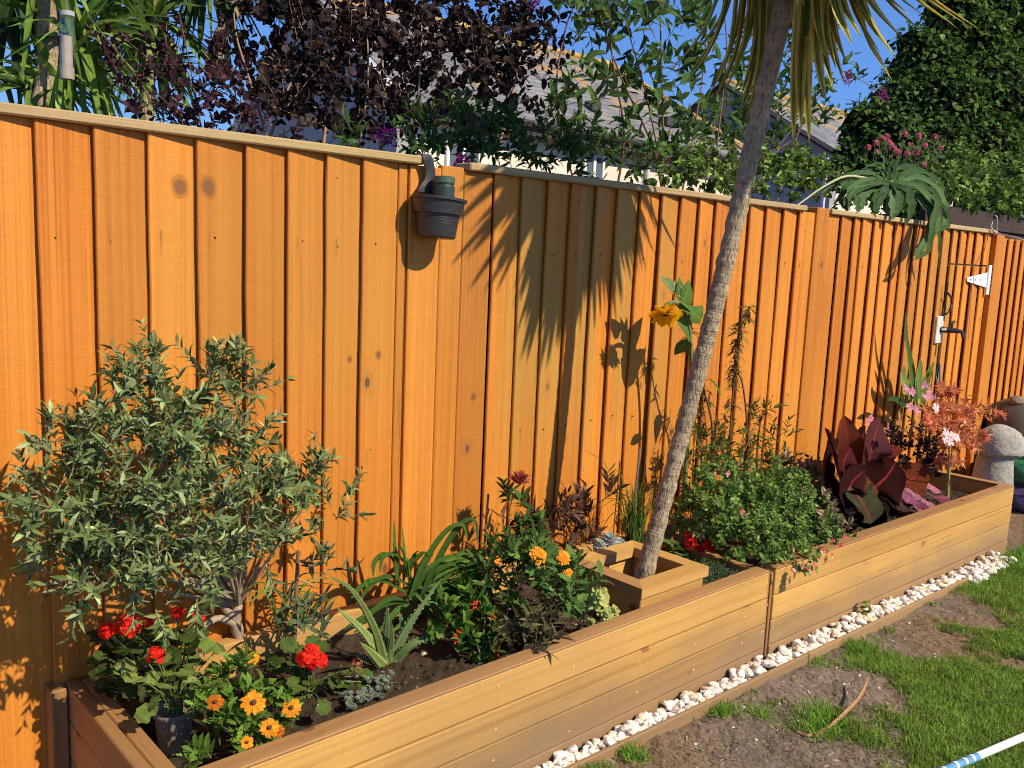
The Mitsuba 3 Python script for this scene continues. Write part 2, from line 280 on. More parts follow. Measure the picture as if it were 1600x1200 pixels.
def thin(fn, rough=0.5, trans=0.7, spec=None): return {"type": "principledthin", "base_color": proc(fn), "roughness": rough, "diff_trans": trans, "eta": 1.4}
scene["mat_leaf"] = thin(leafcol, 0.5, 0.65)
scene["mat_gloss_leaf"] = thin(leafcol, 0.32, 0.5)
scene["mat_petal"] = thin(leafcol, 0.6, 0.8)
scene["mat_palm_leaf"] = thin(stripes, 0.42, 0.7)
scene["mat_cream_leaf"] = thin(variegated, 0.5, 0.6)
scene["mat_zoned_leaf"] = thin(zoned, 0.55, 0.6)
scene["mat_canna_leaf"] = thin(canna, 0.36, 0.55)
scene["mat_daisy_petal"] = thin(daisy, 0.55, 0.7)
scene["mat_plain"] = two(princ(proc(plain), 0.65, 0.4))
scene["mat_dull"] = two({"type": "diffuse", "reflectance": proc(plain)})
scene["mat_gloss"] = two(princ(proc(plain), 0.35, 0.5))
def barkcol(p, n, uv):
    r = noise(uv.y * 190, uv.x * 14, 1); q = fbm(uv.x * 230, uv.y * 75, 2, 3); b = fbm(p.x * 9, p.y * 9, p.z * 5, 2)
    c = mix((0.24, 0.19, 0.125), (0.46, 0.375, 0.245), 0.55 * r + 0.6 * b - .1); return mix(c, (0.075, 0.058, 0.042), 0.6 * sst(.54, .72, q))
def bark_h(p, n, uv): return 0.6 * noise(uv.y * 190, uv.x * 14, 1) - 0.8 * sst(.5, .75, fbm(uv.x * 230, uv.y * 75, 2, 3))
scene["mat_bark"] = two(bump(princ(proc(barkcol), 0.8, 0.2), bark_h, 0.003))
def soilcol(p, n, uv):
    k = fbm(p.x * 22, p.y * 22, 1, 3); f = noise(p.x * 190, p.y * 190, p.z * 190)
    c = mix((0.022, 0.016, 0.011), (0.062, 0.044, 0.030), k * 0.7 + 0.5 * f - .1)
    return mix(c, (0.30, 0.26, 0.21), sst(.86, .93, noise(p.x * 110, p.y * 110, p.z * 40 + 5)) * 0.8)
def soil_h(p, n, uv): return fbm(p.x * 60, p.y * 60, p.z * 60, 3)
scene["mat_soil"] = two(bump(princ(proc(soilcol), 0.9, 0.15), soil_h, 0.012))
def groundcol(p, n, uv):
    k, m, f = fbm(p.x * 9, p.y * 9, 2, 3), fbm(p.x * 1.6, p.y * 1.6, 8, 2), noise(p.x * 160, p.y * 160, 1)
    c = mix((0.092, 0.071, 0.054), (0.20, 0.156, 0.119), 0.65 * k + 0.45 * f - .05); c = mix(c, (0.17, 0.105, 0.055), sst(0.50, .66, m) * 0.6)
    return mix(c, (0.36, 0.31, 0.25), sst(.88, .94, noise(p.x * 85, p.y * 85, 4)) * 0.7)
def ground_h(p, n, uv): return fbm(p.x * 45, p.y * 45, 3, 4)
scene["mat_earth"] = two(bump(princ(proc(groundcol), 0.9, 0.15), ground_h, 0.016))
def pebcol(p, n, uv): return mix(unpack(uv.y), (0.62, 0.46, 0.30), 0.55 * sst(.5, .75, fbm(p.x * 45, p.y * 45, p.z * 45, 3)))
scene["mat_pebble"] = two(princ(proc(pebcol), 0.7, 0.3))
def slate(p, n, uv):         # uv in metres: along the eave, up the slope
    row = dr.floor(uv.y / 0.16); x = uv.x / 0.24 + 0.5 * (row - 2 * dr.floor(row / 2)); k = crand(dr.floor(x), row); fy = uv.y / 0.16 - row; fx = x - dr.floor(x)
    c = mix((0.115, 0.118, 0.128), (0.215, 0.215, 0.220), 0.75 * k + 0.3 * fbm(uv.x * 3, uv.y * 3, 1, 2)); c = c * (1 - 0.62 * sst(.80, .97, fy)) * (1 - .35 * sst(.92, .98, fx))
    return mix(c, (0.36, 0.21, 0.045), 0.6 * sst(.53, .72, fbm(uv.x * 2.6, uv.y * 2.6, 5, 3) + 0.34 * (uv.y / 4.6 - 0.55)))
scene["mat_slate"] = two(princ(proc(slate), 0.6, 0.4))
scene["mat_render_wall"] = two(princ(proc(lambda p, n, uv: mix((0.72, 0.68, 0.60), (0.60, 0.55, 0.47), fbm(p.x * 1.5, p.y * 1.5, p.z * 2.5, 3))), 0.85, 0.2))
scene["mat_grey_wall"] = two(princ(proc(lambda p, n, uv: mix((0.36, 0.37, 0.38), (0.26, 0.27, 0.28), fbm(p.y * 1.5, p.x, p.z * 3, 3))), 0.85, 0.2))  # wall render greyed: the shade of the left-facing gables is in this colour
scene["mat_stone"] = two(bump(princ(proc(lambda p, n, uv: mix((0.40, 0.385, 0.35), (0.20, 0.19, 0.165), fbm(p.x * 14, p.y * 14, p.z * 14, 4)) * (.7 + .6 * noise(p.x * 130, p.y * 130, p.z * 130))), 0.85, 0.2), lambda p, n, uv: fbm(p.x * 50, p.y * 50, p.z * 50, 3), 0.006))
scene["mat_metal_dark"] = two(princ((0.03, 0.03, 0.032), 0.4, 0.5))
scene["mat_pot_plastic"] = two(princ(proc(lambda p, n, uv: mix((0.022, 0.022, 0.024), (0.034, 0.033, 0.034), noise(p.x * 60, p.y * 60, p.z * 60))), 0.38, 0.5))
scene["mat_clear_tube"] = {"type": "thindielectric", "int_ior": 1.4}
scene["mat_window_glass"] = two(princ((0.10, 0.13, 0.17), 0.08, 0.9))

# ------------------------------------------------------------------ ground
struct("ground")
def sheet(x0, x1, y0, y1, nx, ny, zf):
    x, y = np.meshgrid(np.linspace(x0, x1, nx), np.linspace(y0, y1, ny)); V = np.stack([x, y, zf(x, y)], -1).reshape(-1, 3)
    i, j = np.meshgrid(np.arange(ny - 1), np.arange(nx - 1), indexing="ij"); a = (i * nx + j).ravel()
    return V, np.concatenate([np.stack([a, a + 1, a + nx + 1], 1), np.stack([a, a + nx + 1, a + nx], 1)])
def gz(x, y): P = np.stack([x, y, 0 * x], -1); return 0.03 * (meshkit.fbm(P * 2.2, 3, 3) - .5) + 0.022 * (meshkit.fbm(P * 14, 3, 5) - .5)
V, F = sheet(-1.6, 8.4, -4.0, -0.01, 560, 230, lambda x, y: gz(x, y) * np.clip((y + 4) / .3, 0, 1) * np.clip((x + 1.6) / .3, 0, 1) * np.clip((8.4 - x) / .3, 0, 1) + 0.0)
put("ground", V, F, "earth", V[:, :2].copy(), True)
R_ = 600.0; V = A((-R_, -R_, -.006), (R_, -R_, -.006), (R_, R_, -.006), (-R_, R_, -.006)) ; V[:, 2] = -0.03
k = part("ground", "far_ground", V, A((0, 1, 2), (0, 2, 3)).astype(int), "earth", V[:, :2].copy())

# ------------------------------------------------------------------ planks
_plank = [0]
def plank(parent, name, x0, x1, y0, y1, z0, z1, bsdf, axis="z", ch=0.003, turn=None, warp=0.0, m=None):
    """A board with the uv that the wood materials read: across it (plus 7 per board) and along it."""
    _plank[0] += 1; i = _plank[0]
    V, F, _ = m if m is not None else box(x0, x1, y0, y1, z0, z1, ch)
    al = {"x": 0, "y": 1, "z": 2}[axis]; ac = {"x": (2, 1), "y": (2, 0), "z": (0, 1)}[axis]; c = V.mean(0)
    uv = np.stack([(V[:, ac[0]] - c[ac[0]]) + (V[:, ac[1]] - c[ac[1]]) * 0.9 + 7 * i, V[:, al]], 1)
    if turn is not None: V = turn(V)
    return part(parent, name, V, F, bsdf, uv)
def feather(x0, x1, z0, z1, front=0.034, back=0.006, lap=0.07, seed=0):
    """An overlapping fence board: proud at its left edge, tucked under the next board at its right."""
    r = np.random.default_rng(seed); n = 14; z = np.linspace(z0, z1, n); e = r.normal(0, .0009, n); lean = r.normal(0, 0.0022) * (z - (z0 + z1) / 2); bow = r.normal(0, .0025) * np.sin((z - z0) / (z1 - z0) * np.pi)
    l, rr = x0 + e + lean, x1 + lap + lean; c = 0.0025; q = 0.011
    ring = np.stack([np.stack([l + c, 0 * z - front + bow, z], 1), np.stack([rr, 0 * z - back + bow, z], 1), np.stack([rr, 0 * z - back + 0.006 + bow, z], 1), np.stack([l, 0 * z - front + q - .001 + bow, z], 1), np.stack([l, 0 * z - front + c + bow, z], 1)], 1)
    V = ring.reshape(-1, 3); F = []
    for i in range(n - 1):
        for j in range(5):
            k = (j + 1) % 5; a, b = i * 5, i * 5 + 5; F += [(a + j, a + k, b + k), (a + j, b + k, b + j)]
    for b in (0, (n - 1) * 5): F += [(b, b + 1, b + 2), (b, b + 2, b + 3), (b, b + 3, b + 4)]
    return V, np.array(F), None
def xs(us, v): return [Y(u, v, 0)[0] for u in us]
TOP = 1.79
def nailset(panel, xs_, rows):
    out = []
    for x in xs_:
        for z, p in rows:
            h = (x * 91.7 + z * 13) % 1
            if h < p: out.append(ball((x + 0.035 + .02 * h, -0.0315 + .003, z + 0.03 * (h - .5)), 0.0030, 1, (1, .5, 1.2), col=(.02, .012, .01)))
    if out:
        m = cat(*out); k = part(panel, "nail_head", m[0], m[1], "plain", m[2]); stuff(k)
def fence(label, edges, caps, z1=1.763, z0=0.005, seed=0, cap_z=TOP):
    p = thing("fence", label, "fence")
    for i in range(len(edges) - 1):
        x0, x1 = edges[i], edges[i + 1]; top = z1
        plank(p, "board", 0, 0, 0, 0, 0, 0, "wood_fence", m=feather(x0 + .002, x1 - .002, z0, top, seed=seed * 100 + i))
    for a, b in caps: plank(p, "capping_rail", a, b, -0.047, 0.03, cap_z - .026, cap_z, "wood_cap", "x", 0.004)
    plank(p, "back_rail", edges[0], edges[-1], 0.016, 0.055, 1.25, 1.33, "wood_dark", "x"); plank(p, "back_rail", edges[0], edges[-1], 0.016, 0.055, 0.35, 0.43, "wood_dark", "x")
    nailset(p, edges[:-1], ((1.50, .85), (0.86, .7), (1.71, .3)))
    return p
e1 = xs([57, 145, 227, 302, 375], 447) + xs([440.5, 501, 557.5, 611.5], 350)
w0 = e1[1] - e1[0]; e1 = [e1[0] - k * w0 for k in range(9, 0, -1)] + e1
xp = Y(616, 350, 0)[0]
f1 = fence("nearest orange fence panel on the left, behind the olive tree", e1, [(e1[0], Y(652, 250, 0)[0])], seed=1)
# the flat strips and the post between the first two panels
ps = thing("fence_post", "broad orange fence post behind the hanging dark pot, between two panels", "fence post")
sx = xs([616, 629, 632, 680, 716], 350)
plank(ps, "side_strip", sx[0], sx[1], -0.022, -.002, 0.01, 1.762, "wood_fence")
plank(ps, "board", sx[2], sx[3], -0.026, -.002, 0.01, 1.762, "wood_fence")
plank(ps, "board", sx[3] + .002, sx[4] - .001, -0.025, 0.001, 0.01, 1.772, "wood_fence")
plank(ps, "post", sx[3] - .03, sx[4] + .06, .002, .07, 0.01, 1.74, "wood_dark")  # unseen backing plank, added so no light shows through the seam
plank(f"{ps}", "board", sx[4] + .001, xs([755], 500)[0], -.0245, -.002, .01, 1.762, "wood_fence")
plank(ps, "batten", xs([755], 500)[0] - .07, xs([755], 500)[0] + .08, .006, .02, .01, 1.785, "wood_dark")  # unseen plank added behind the joint to shut out a bright slit
e2 = xs([755, 798, 838, 874, 912, 945, 980, 1013, 1042], 500) + xs([1073.5, 1099, 1126, 1152, 1178, 1205, 1229, 1237], 467)
f2 = fence("middle orange fence panel crossed by the shadow of the palm crown", e2, [(Y(722, 258, 0)[0], e2[-1] - .004)], seed=2)
s3 = xs([1238.5, 1259, 1278, 1296.5], 430)
pt = thing("fence_post", "orange fence post right of the palm trunk, flush between two boards", "fence post")
plank(pt, "board", s3[0], s3[1] - .002, -0.024, 0.0, 0.01, 1.762, "wood_fence"); plank(pt, "board", s3[2] + .001, s3[3] - .002, -0.026, 0.0, 0.01, 1.762, "wood_fence")
plank(pt, "post", s3[1], s3[2], -0.034, 0.07, 0.01, 1.79, "wood_fence")
plank(pt, "batten", s3[3] - .07, s3[3] + .08, .006, .02, .01, 1.785, "wood_dark")  # another unseen plank, added to keep light out of the joint
e3 = xs([1298, 1319, 1332, 1350, 1366, 1384, 1397, 1415, 1430, 1444, 1459, 1472], 430)
gx = xs([1474.5, 1486, 1499, 1511, 1525, 1538], 430)
f3 = fence("far orange fence panel under the drooping long green leaves, left of the gate", e3, [(s3[2] + .004, gx[-1] + .02)], seed=3)
# gate: the boards under the top rail, with a fixed head piece above
GT = Y(1500, 413, 0)[2]
g = thing("garden_gate", "narrow orange board gate in the fence with pale hinge and black ring handle", "gate")
for i in range(5): plank(g, "board", 0, 0, 0, 0, 0, 0, "wood_fence", m=feather(gx[i] + .004, gx[i + 1] - .003, 0.06, GT - .006, seed=500 + i))
hz = Y(1525, 437, -.035)
hx0, hx1 = Y(1510, 437, -.035)[0], Y(1541, 437, -.035)[0]
tri = trimesh.creation.extrude_polygon(__import__("shapely").Polygon([(hx0, -.008), (hx0 + .01, -.014), (hx1, -.05), (hx1, .05), (hx0 + .01, .014), (hx0, .008)]), 0.004, engine="earcut")
Vt = np.array(tri.vertices); Vt = np.stack([Vt[:, 0], -0.036 - Vt[:, 2], Vt[:, 1] + hz[2]], 1); bolts = [ball((hx0 + .05 + .08 * q, -.041, hz[2]), .006, 1, col=(.3, .3, .3)) for q in range(3)]
hg = cat((Vt, np.array(tri.faces)[:, ::-1], flatuv(len(Vt), (.62, .66, .70))), *bolts); kh = part(g, "hinge", hg[0], hg[1], "gloss", hg[2]); labels[kh] = {"label": "pale metal triangular strap hinge"}
hp = box(hx1 + .003, hx1 + .05, -.046, -.034, hz[2] - .10, hz[2] + .10, .004, (.60, .64, .68)); part(g, "hinge_plate", hp[0], hp[1], "gloss", hp[2])
rg = Y(1477, 476, -.05); m = tube([rg + A(0.0, 0, .075), rg + A(0, -.01, .07), rg + A(.05, -.012, .045), rg + A(.062, -.012, 0), rg + A(.04, -.012, -.045), rg + A(0.01, -.005, -.06)], .007, 6, (.015, .012, .012)); m = cat(m, tube([rg + A(0, 0, .14), rg + A(0, 0, -.1)], .006, 6, (.015, .012, .012))); part(g, "ring_handle", m[0], m[1], "gloss", m[2])
gh = thing("gate_head", "short boards fixed above the narrow gate, under the capping rail", "fence")
for i in range(5): plank(gh, "board", 0, 0, 0, 0, 0, 0, "wood_fence" if i != 4 else "wood_fence", m=feather(gx[i] + .003, gx[i + 1] - .002, GT + .004, 1.762, seed=600 + i))
jx = xs([1541, 1551], 430)
jp = thing("fence_post", "orange gate post at the hinge side of the narrow gate", "fence post")
plank(jp, "post", jx[0] - .02, jx[1], -0.05, 0.05, 0.01, 1.77, "wood_fence")
w = Y(1572, 430, 0)[0] - Y(1560, 430, 0)[0]; e4 = [jx[1] + .01 + w * .9 * k for k in range(22)]
f4 = fence("farthest orange fence panel at the right edge, beyond the gate", e4, [], z1=1.745, seed=4)

# tap on the fence beside the gate
tp = thing("garden_tap", "black outdoor tap on a pale plate left of the gate handle", "tap")
a = Y(1464, 515, -.03); m = box(a[0] - .05, a[0] + .045, -.05, -.032, a[2] - .085, a[2] + .085, .004, (.55, .53, .48)); part(tp, "plate", m[0], m[1], "plain", m[2])
b = a + A(.035, -.04, 0); m = cat(tube([a + A(0, -.02, 0), b, b + A(.02, -.05, 0), b + A(.035, -.085, -.005), b + A(.04, -.095, -.04)], [.016, .018, .016, .013, .012], 8, (.03, .028, .03)), tube([b + A(.01, -.03, 0), b + A(.01, -.03, .05)], .009, 6, (.03, .028, .03)), tube([b + A(-.025, -.03, .05), b + A(.045, -.03, .055)], .008, 6, (.03, .028, .03)))
part(tp, "spout", m[0], m[1], "gloss", m[2])

# dark neighbour's wall behind the far end of the fence
nb = thing("boundary_fence", "dark brown weathered fence behind the far right end of the orange fence", "fence")
x0 = Y(1440, 345, .45)[0]
for k in range(34): plank(nb, "board", x0 + .19 * k, x0 + .19 * k + .185, .45, .47, 0, 1.98, "wood_dark")
plank(nb, "rail", x0, x0 + 6.4, .425, .449, 1.84, 1.93, "wood_dark", "x")

# ------------------------------------------------------------------ raised beds
B0, BJ, BE, BZ = 0.631, 2.895, 5.225, 0.36
def fy(x): return -0.688 - 0.055 * np.clip((x - 2.9) / 2.32, 0, 1)
def bed(label, x0, x1, left, right):
    b = thing("raised_bed", label, "raised bed"); zs = [BZ, .262, .163, .064, -.035]; y0, y1 = fy(x0), fy(x1); r = rng_for(label)
    sl = (y1 - y0) / (x1 - x0); turn = lambda V: np.stack([V[:, 0], V[:, 1] + sl * (V[:, 0] - x0) + y0, V[:, 2]], 1)
    for k in range(4):
        j = 0.0015 * r.normal(); plank(b, "front_board", x0, x1, j, .044 + j, zs[k + 1] + .001, zs[k] - (.004 if k else 0), "wood_bed", "x", .002, turn)
    plank(b, "top_trim", x0 + .001, x1 - .001, -.001, .058, BZ + .002, BZ + .010, "wood_top", "x", .003, turn)
    plank(b, "back_board", x0 + .06, x1 - .06, -.088, -.04, .13, BZ + .004, "wood_bed", "x", .004, lambda V: V)
    for side, x, s in ((left, x0, 1), (right, x1, -1)):
        if not side: continue
        ya, yb = (y0 if s > 0 else y1) + .06, -.045
        if s > 0: xa, xb = x, x + .032
        else: xa, xb = x - .042, x
        for k in range(4):
            plank(b, "end_board", xa, xb, ya - .014, yb, zs[k + 1] + .001, zs[k] - (.0015 if k else 0), "wood_top" if s > 0 else "wood_bed", "y")
        if s > 0:
            for k in range(4): plank(b, "end_board", xb + .003, xb + .042, ya - .012, yb, zs[k + 1] + .001, zs[k] - .003, "wood_top", "y")
        else: plank(b, "top_trim", xa - .006, xb - .001, ya + .001, yb, BZ + .002, BZ + .010, "wood_top", "y")
    # the corner posts inside
    plank(b, "corner_post", x0 + (.08 if left else .003), x0 + (.14 if left else .06), y0 + .062, y0 + .12, -.02, .33, "wood_top"); 
    if not right: plank(b, "corner_post", x1 - .06, x1 - .003, y1 + .062, y1 + .12, -.02, .33, "wood_top")
    return b
b1 = bed("nearer timber raised bed with the olive tree and the palm", B0, BJ, True, False)
b2 = bed("farther timber raised bed with the purple canna and the small maple", BJ + .042, BE, False, True)
plank(b1, "end_post", B0 - .042, B0 - .003, -.075, -.012, 0.0, .357, "wood_top")
plank(b1, "joint_strip", BJ + .004, BJ + .016, -.683, -.60, -.03, .355, "wood_top"); plank(b2, "joint_strip", BJ + .026, BJ + .038, -.684, -.60, -.03, .352, "wood_bed")
plank(b1, "joint_filler", BJ + .003, BJ + .040, -.60, -.02, -.03, .352, "wood_top")
# pale nail heads on the front boards are too small to pick apart
for b, x0, x1 in ((b1, B0, BJ), (b2, BJ + .04, BE)):
    r = rng_for(b + "n"); o = []
    for x in np.concatenate([np.arange(x0 + .02, x1, .30), [x1 - .015, x1 - .02]]):
        for z in (.325, .215, .11):
            if r.random() < .75: o.append(ball((x + r.normal(0, .01), fy(x) - .0005, z + r.normal(0, .012)), .0032, 1, (1, .4, 1), col=(.62, .5, .32)))
    m = cat(*o); stuff(part(b, "nail_head", m[0], m[1], "plain", m[2]))
struct("bed_soil")
def soil_z(x, y):
    P = np.stack([x, y, 0 * x], -1)
    return 0.285 + .05 * (meshkit.fbm(P * 3.0, 3, 11) - .5) + .03 * (meshkit.fbm(P * 17, 3, 12) - .5) - .05 * np.clip((1.15 - x) / .4, 0, 1)
V, F = sheet(B0 + .07, BE - .04, -.70, -.045, 520, 76, soil_z); V[:, 1] = np.maximum(V[:, 1], fy(V[:, 0]) + .044)
put("bed_soil", V, F, "soil", V[:, :2].copy(), True)
r = rng_for("clods"); o = []
for i in range(900):
    x, y = r.uniform(.72, 5.15), r.uniform(-.63, -.06); s = r.uniform(.003, .010) * (1.4 if r.random() < .1 else 1)
    o.append(ball((x, y, soil_z(np.array(x), np.array(y)) + s * .3), s, 1, (1, r.uniform(.6, 1), .7), .35, i, (.5, .44, .36) if r.random() < .07 else A(.04, .028, .02) * r.uniform(.6, 1.5)))
m = cat(*o); stuff(part("bed_soil", "soil_crumbs", m[0], m[1], "plain", m[2]), "dark crumbs of soil with a few pale grit stones")

# ------------------------------------------------------------------ planter box round the palm
px = thing("planter_box", "small square timber surround with mitred rim round the palm's foot", "planter box")
X0, X1, Y0, Y1, ZT = 2.235, 2.605, -.618, -.262, .425
def mitre(a, b, c, d, z0, z1):   # a rim board from four plan corners
    P = [(x, y, z) for x, y in (a, b, c, d) for z in (z0, z1)]; h = trimesh.Trimesh(P).convex_hull; h = h.subdivide(); return np.array(h.vertices), np.array(h.faces), None
rim = .062; g_ = .0008
O, I = [(X0, Y0), (X1, Y0), (X1, Y1), (X0, Y1)], [(X0 + rim, Y0 + rim), (X1 - rim, Y0 + rim), (X1 - rim, Y1 - rim), (X0 + rim, Y1 - rim)]
for k in range(4):
    j = (k + 1) % 4; d = (A(*O[j]) - A(*O[k])) * 0; plank(px, "rim_board", 0, 0, 0, 0, 0, 0, "wood_top" if k == 3 else "wood_bed", "xyxy"[k], m=mitre(O[k], O[j], I[j], I[k], ZT - .036, ZT))
q = .012
plank(px, "side_board", X0 + q, X1 - q, Y0 + q, Y0 + q + .025, .20, ZT - .038, "wood_bed", "x"); plank(px, "side_board", X0 + q, X1 - q, Y1 - q - .025, Y1 - q, .20, ZT - .038, "wood_bed", "x")
plank(px, "side_board", X0 + q, X0 + q + .025, Y0 + q + .026, Y1 - q - .026, .20, ZT - .038, "wood_bed", "y"); plank(px, "side_board", X1 - q - .025, X1 - q, Y0 + q + .026, Y1 - q - .026, .20, ZT - .038, "wood_bed", "y")

# ------------------------------------------------------------------ edging, pebbles
ed = thing("edging_board", "thin timber edging board half sunk along the white pebbles", "edging board")
ex0, ex1 = 1.55, 4.52
def ey(x): return -.772 - .056 * (x - 2.08) / 2.42
for a, b in ((ex0, 3.05), (3.055, ex1)):
    plank(ed, "board", a, b, 0, .016, -.03, .034, "wood_bed", "x", .003, lambda V: np.stack([V[:, 0], V[:, 1] + ey(V[:, 0]), V[:, 2] + .003 * np.sin(V[:, 0] * 5)], 1))
r = rng_for("pebbles"); n = 0; put_at = []; rest = []
for i in range(9000):
    x = r.uniform(1.62, 5.0); lim = (ey(x) + .03) if x < 4.5 else -.86; y = r.uniform(lim, fy(x) - .018); s = r.uniform(.0075, .0195)
    z = .006 + s * .45
    for (a, b, c, d) in put_at:
        q = math.hypot(a - x, b - y)
        if q < (d + s) * 0.72: z = max(z, 99 if q < (d + s) * 0.42 else c + .6 * min(s, d))
    if z > .05: continue
    put_at.append((x, y, z, s)); n += 1; hue = 'white' if r.random() < .8 else 'tan cream'; where_ = 'left of the bed joint' if x < 2.9 else 'below the far bed' if x < 4.3 else 'at the far end'
    V, F, uv = ball((0, 0, 0), s, 2, (r.uniform(1.0, 1.45), r.uniform(.75, 1), r.uniform(.6, .8)), .5, i, A(.82, .78, .72) * r.uniform(.62, 1.05) if hue == 'white' else A(.66, .52, .37), 1.1)
    V = rot(rot(V, (0, 0, 1), r.uniform(0, 6.3)), unit(rdir(r, 1))[0], r.normal(0, .4)) + A(x, y, z)
    if n > 300: rest.append((V, F, uv)); continue
    put(thing("pebble", f"{hue} pebble between raised bed and edging board, {where_}", "pebble", f"{hue} pebbles, {where_}"), V, F, "pebble", uv, True)
    if n >= 760: break
m = cat(*rest); put("gravel", m[0], m[1], "pebble", m[2], True); stuff("gravel", "the rest of the small white stones filling the strip along the raised bed", "gravel")

# ------------------------------------------------------------------ plants in the beds
def depth(P): return float((np.asarray(P) - EYE) @ _f)
def K(u, v, y, r): p = Y(u, v, y); return (*p, r * depth(p) / FPX)
def S(v): return soil_z(np.array(float(v[0])), np.array(float(v[1])))
def ground_at(u, v):       # the soil in the bed seen at a pixel
    p = Z(u, v, .285)
    for _ in range(3): p = Z(u, v, float(S(p)))
    return p
def path(pix): return [Y(*q) for q in pix]
def wood_limbs(rng, base, fork, clumps, r0, r1, col, sides=7):
    out = []
    for x, y, z, r in clumps:
        e = A(x, y, z); m = (fork + e) / 2 + .08 * np.linalg.norm(e - fork) * rdir(rng, 1)[0] + A(0, 0, .03)
        out.append(tube(spline([fork, m, e], 9) , np.linspace(r0, r1, 9), sides, col))
    return cat(*out)

# --- palm: leaning trunk, crown of striped sword leaves above the picture
pm = thing("palm_tree", "leaning cordyline palm with ringed grey trunk and yellow striped sword leaves", "palm tree")
crown = A(2.655, -.725, 2.455); foot = A(2.405, -.448, .22)
tp_ = spline([foot, foot + (crown - foot) * .33 + A(.026, 0, 0), foot + (crown - foot) * .58 + A(.034, 0, 0), crown], 220); n = len(tp_)
h = np.linspace(0, 1, n); rad = .0268 + .017 * np.exp(-h * 13) + .005 * h + .0012 * np.sin(h * 240) + .001 * np.sin(h * 97)
V, F, uv = tube(tp_, rad, 30, (.3, .26, .2)); q = np.repeat(tp_, 30, 0); q = np.vstack([q, tp_[:1], tp_[-1:]])
V = q + (V - q) * (1 + .26 * (meshkit.fbm(V * A(55, 55, 30), 3, 4) - .5)[:, None]); uv[:, 0] = np.append(np.tile(np.arange(30) * .009, n), [0, 0]); uv[:, 1] = np.append(np.repeat(h * 2.2, 30), [0, 2.2]); part(pm, "trunk", V, F, "bark", uv, True)
r = rng_for("palm")
tips = [(1065, 140), (1095, 172), (1115, 160), (1152, 192), (1166, 190), (1190, 150), (1205, 120), (1240, 228), (1252, 205), (1262, 175), (1290, 160), (1318, 128), (1322, 100), (1345, 60), (1388, 112), (1396, 130), (1440, 50), (1512, 40), (1530, 46), (1290, 90), (1225, 60), (1040, 120), (1180, 170), (1265, 225), (1400, 92), (1410, 62), (1375, 84), (1362, 40), (1425, 28), (1332, 72), (1302, 142), (1306, 108), (1484, 18), (1496, 44), (1255, 150), (1075, 120), (1108, 140), (1130, 150), (1142, 120), (1082, 90), (1205, 165), (1158, 150), (1450, 30), (1380, 60)]
def seen(t):
    dd = t - EYE; z = dd @ _f; return 800 + FPX * (dd @ _r) / z, 600 - FPX * (dd @ _u) / z
def palm_leaf(tip, droop, w, i):
    s = tip - SUN * (tip[1] / SUN[1]); dd = s - EYE; su, sv = 800 + FPX * (dd @ _r) / (dd @ _f), 600 - FPX * (dd @ _u) / (dd @ _f)
    if seen(tip)[1] < -15 and ((su < 790 and sv > 480) or su < 690 or sv > 605): tip = tip + A(0, .0, .35) if tip[1] < -.3 and seen(tip + A(0, 0, .35))[1] > -400 else tip; tip = tip * 1.0; tip[1] = max(tip[1], -.62)
    d = tip - crown; L = np.linalg.norm(d); st = unit(A(d[0], d[1], max(.15, .25 + d[2] * .25)))
    p = [crown + st * .03, crown + st * L * .32 + A(0, 0, .03), crown + d * .68 + A(0, 0, droop * .45), tip]
    V, F, uv = strap(p, w, .35, A(d[0], d[1], 1.2 * L), rng_c(), 18, "sword", 0); part(pm, "leaf", V, F, "palm_leaf", uv, True)
def rng_c(): return A(.11, .17, .035) * r.uniform(.7, 1.4)
def shade_ok(tip):
    s = tip - SUN * (tip[1] / SUN[1]); su, sv = seen(s); return not ((su < 790 and sv > 480) or su < 690 or sv > 605)
for i, (u, v) in enumerate(tips):
    ys = [-r.uniform(.40, .62)] if u < 1200 else [-r.uniform(.50, .72)] if u < 1290 else [-1.2 + .05 * r.random(), -1.08, -.98, -.90, -.82, -.74, -.66]
    t = next((Y(u, v, y) for y in ys if shade_ok(Y(u, v, y)) and np.linalg.norm(Y(u, v, y) - crown) < .98), Y(u, v, ys[-1])); palm_leaf(t, .10, r.uniform(.044, .058), i)
def seen(t):
    dd = t - EYE; z = dd @ _f; return 800 + FPX * (dd @ _r) / z, 600 - FPX * (dd @ _u) / z
def leaf_to_shadow(u, v, k):   # a leaf whose tip throws its shadow at this place of the fence
    s = Y(u, v, -.02)
    for q in range(40):
        t = s + SUN * r.uniform(.75, 2.0); d = np.linalg.norm(t - crown); uu, vv = seen(t)
        if .38 < d < .86 and (vv < -15): palm_leaf(t, .12, r.uniform(.042, .056), k); return
for i, (u, v) in enumerate([(690, 388), (704, 352), (700, 420), (727, 460), (742, 440), (752, 462), (765, 480), (777, 528), (790, 515), (800, 480), (807, 575), (815, 505), (838, 592), (845, 555), (856, 520), (863, 507), (887, 552), (895, 520), (907, 520), (928, 515), (947, 483), (958, 470), (970, 480), (990, 445), (1010, 425), (1020, 390), (1026, 345), (712, 300), (724, 330), (735, 400), (780, 440), (830, 520), (870, 540), (915, 480), (935, 440), (980, 420), (1000, 380), (820, 560), (850, 585), (760, 420)]):
    leaf_to_shadow(u, v, i)
    for q in range(5): w_ = r.uniform(.5, 1.0); leaf_to_shadow(890 + (u - 890) * w_ + r.normal(0, 6), 262 + (v - 262) * w_ + r.normal(0, 8), i)
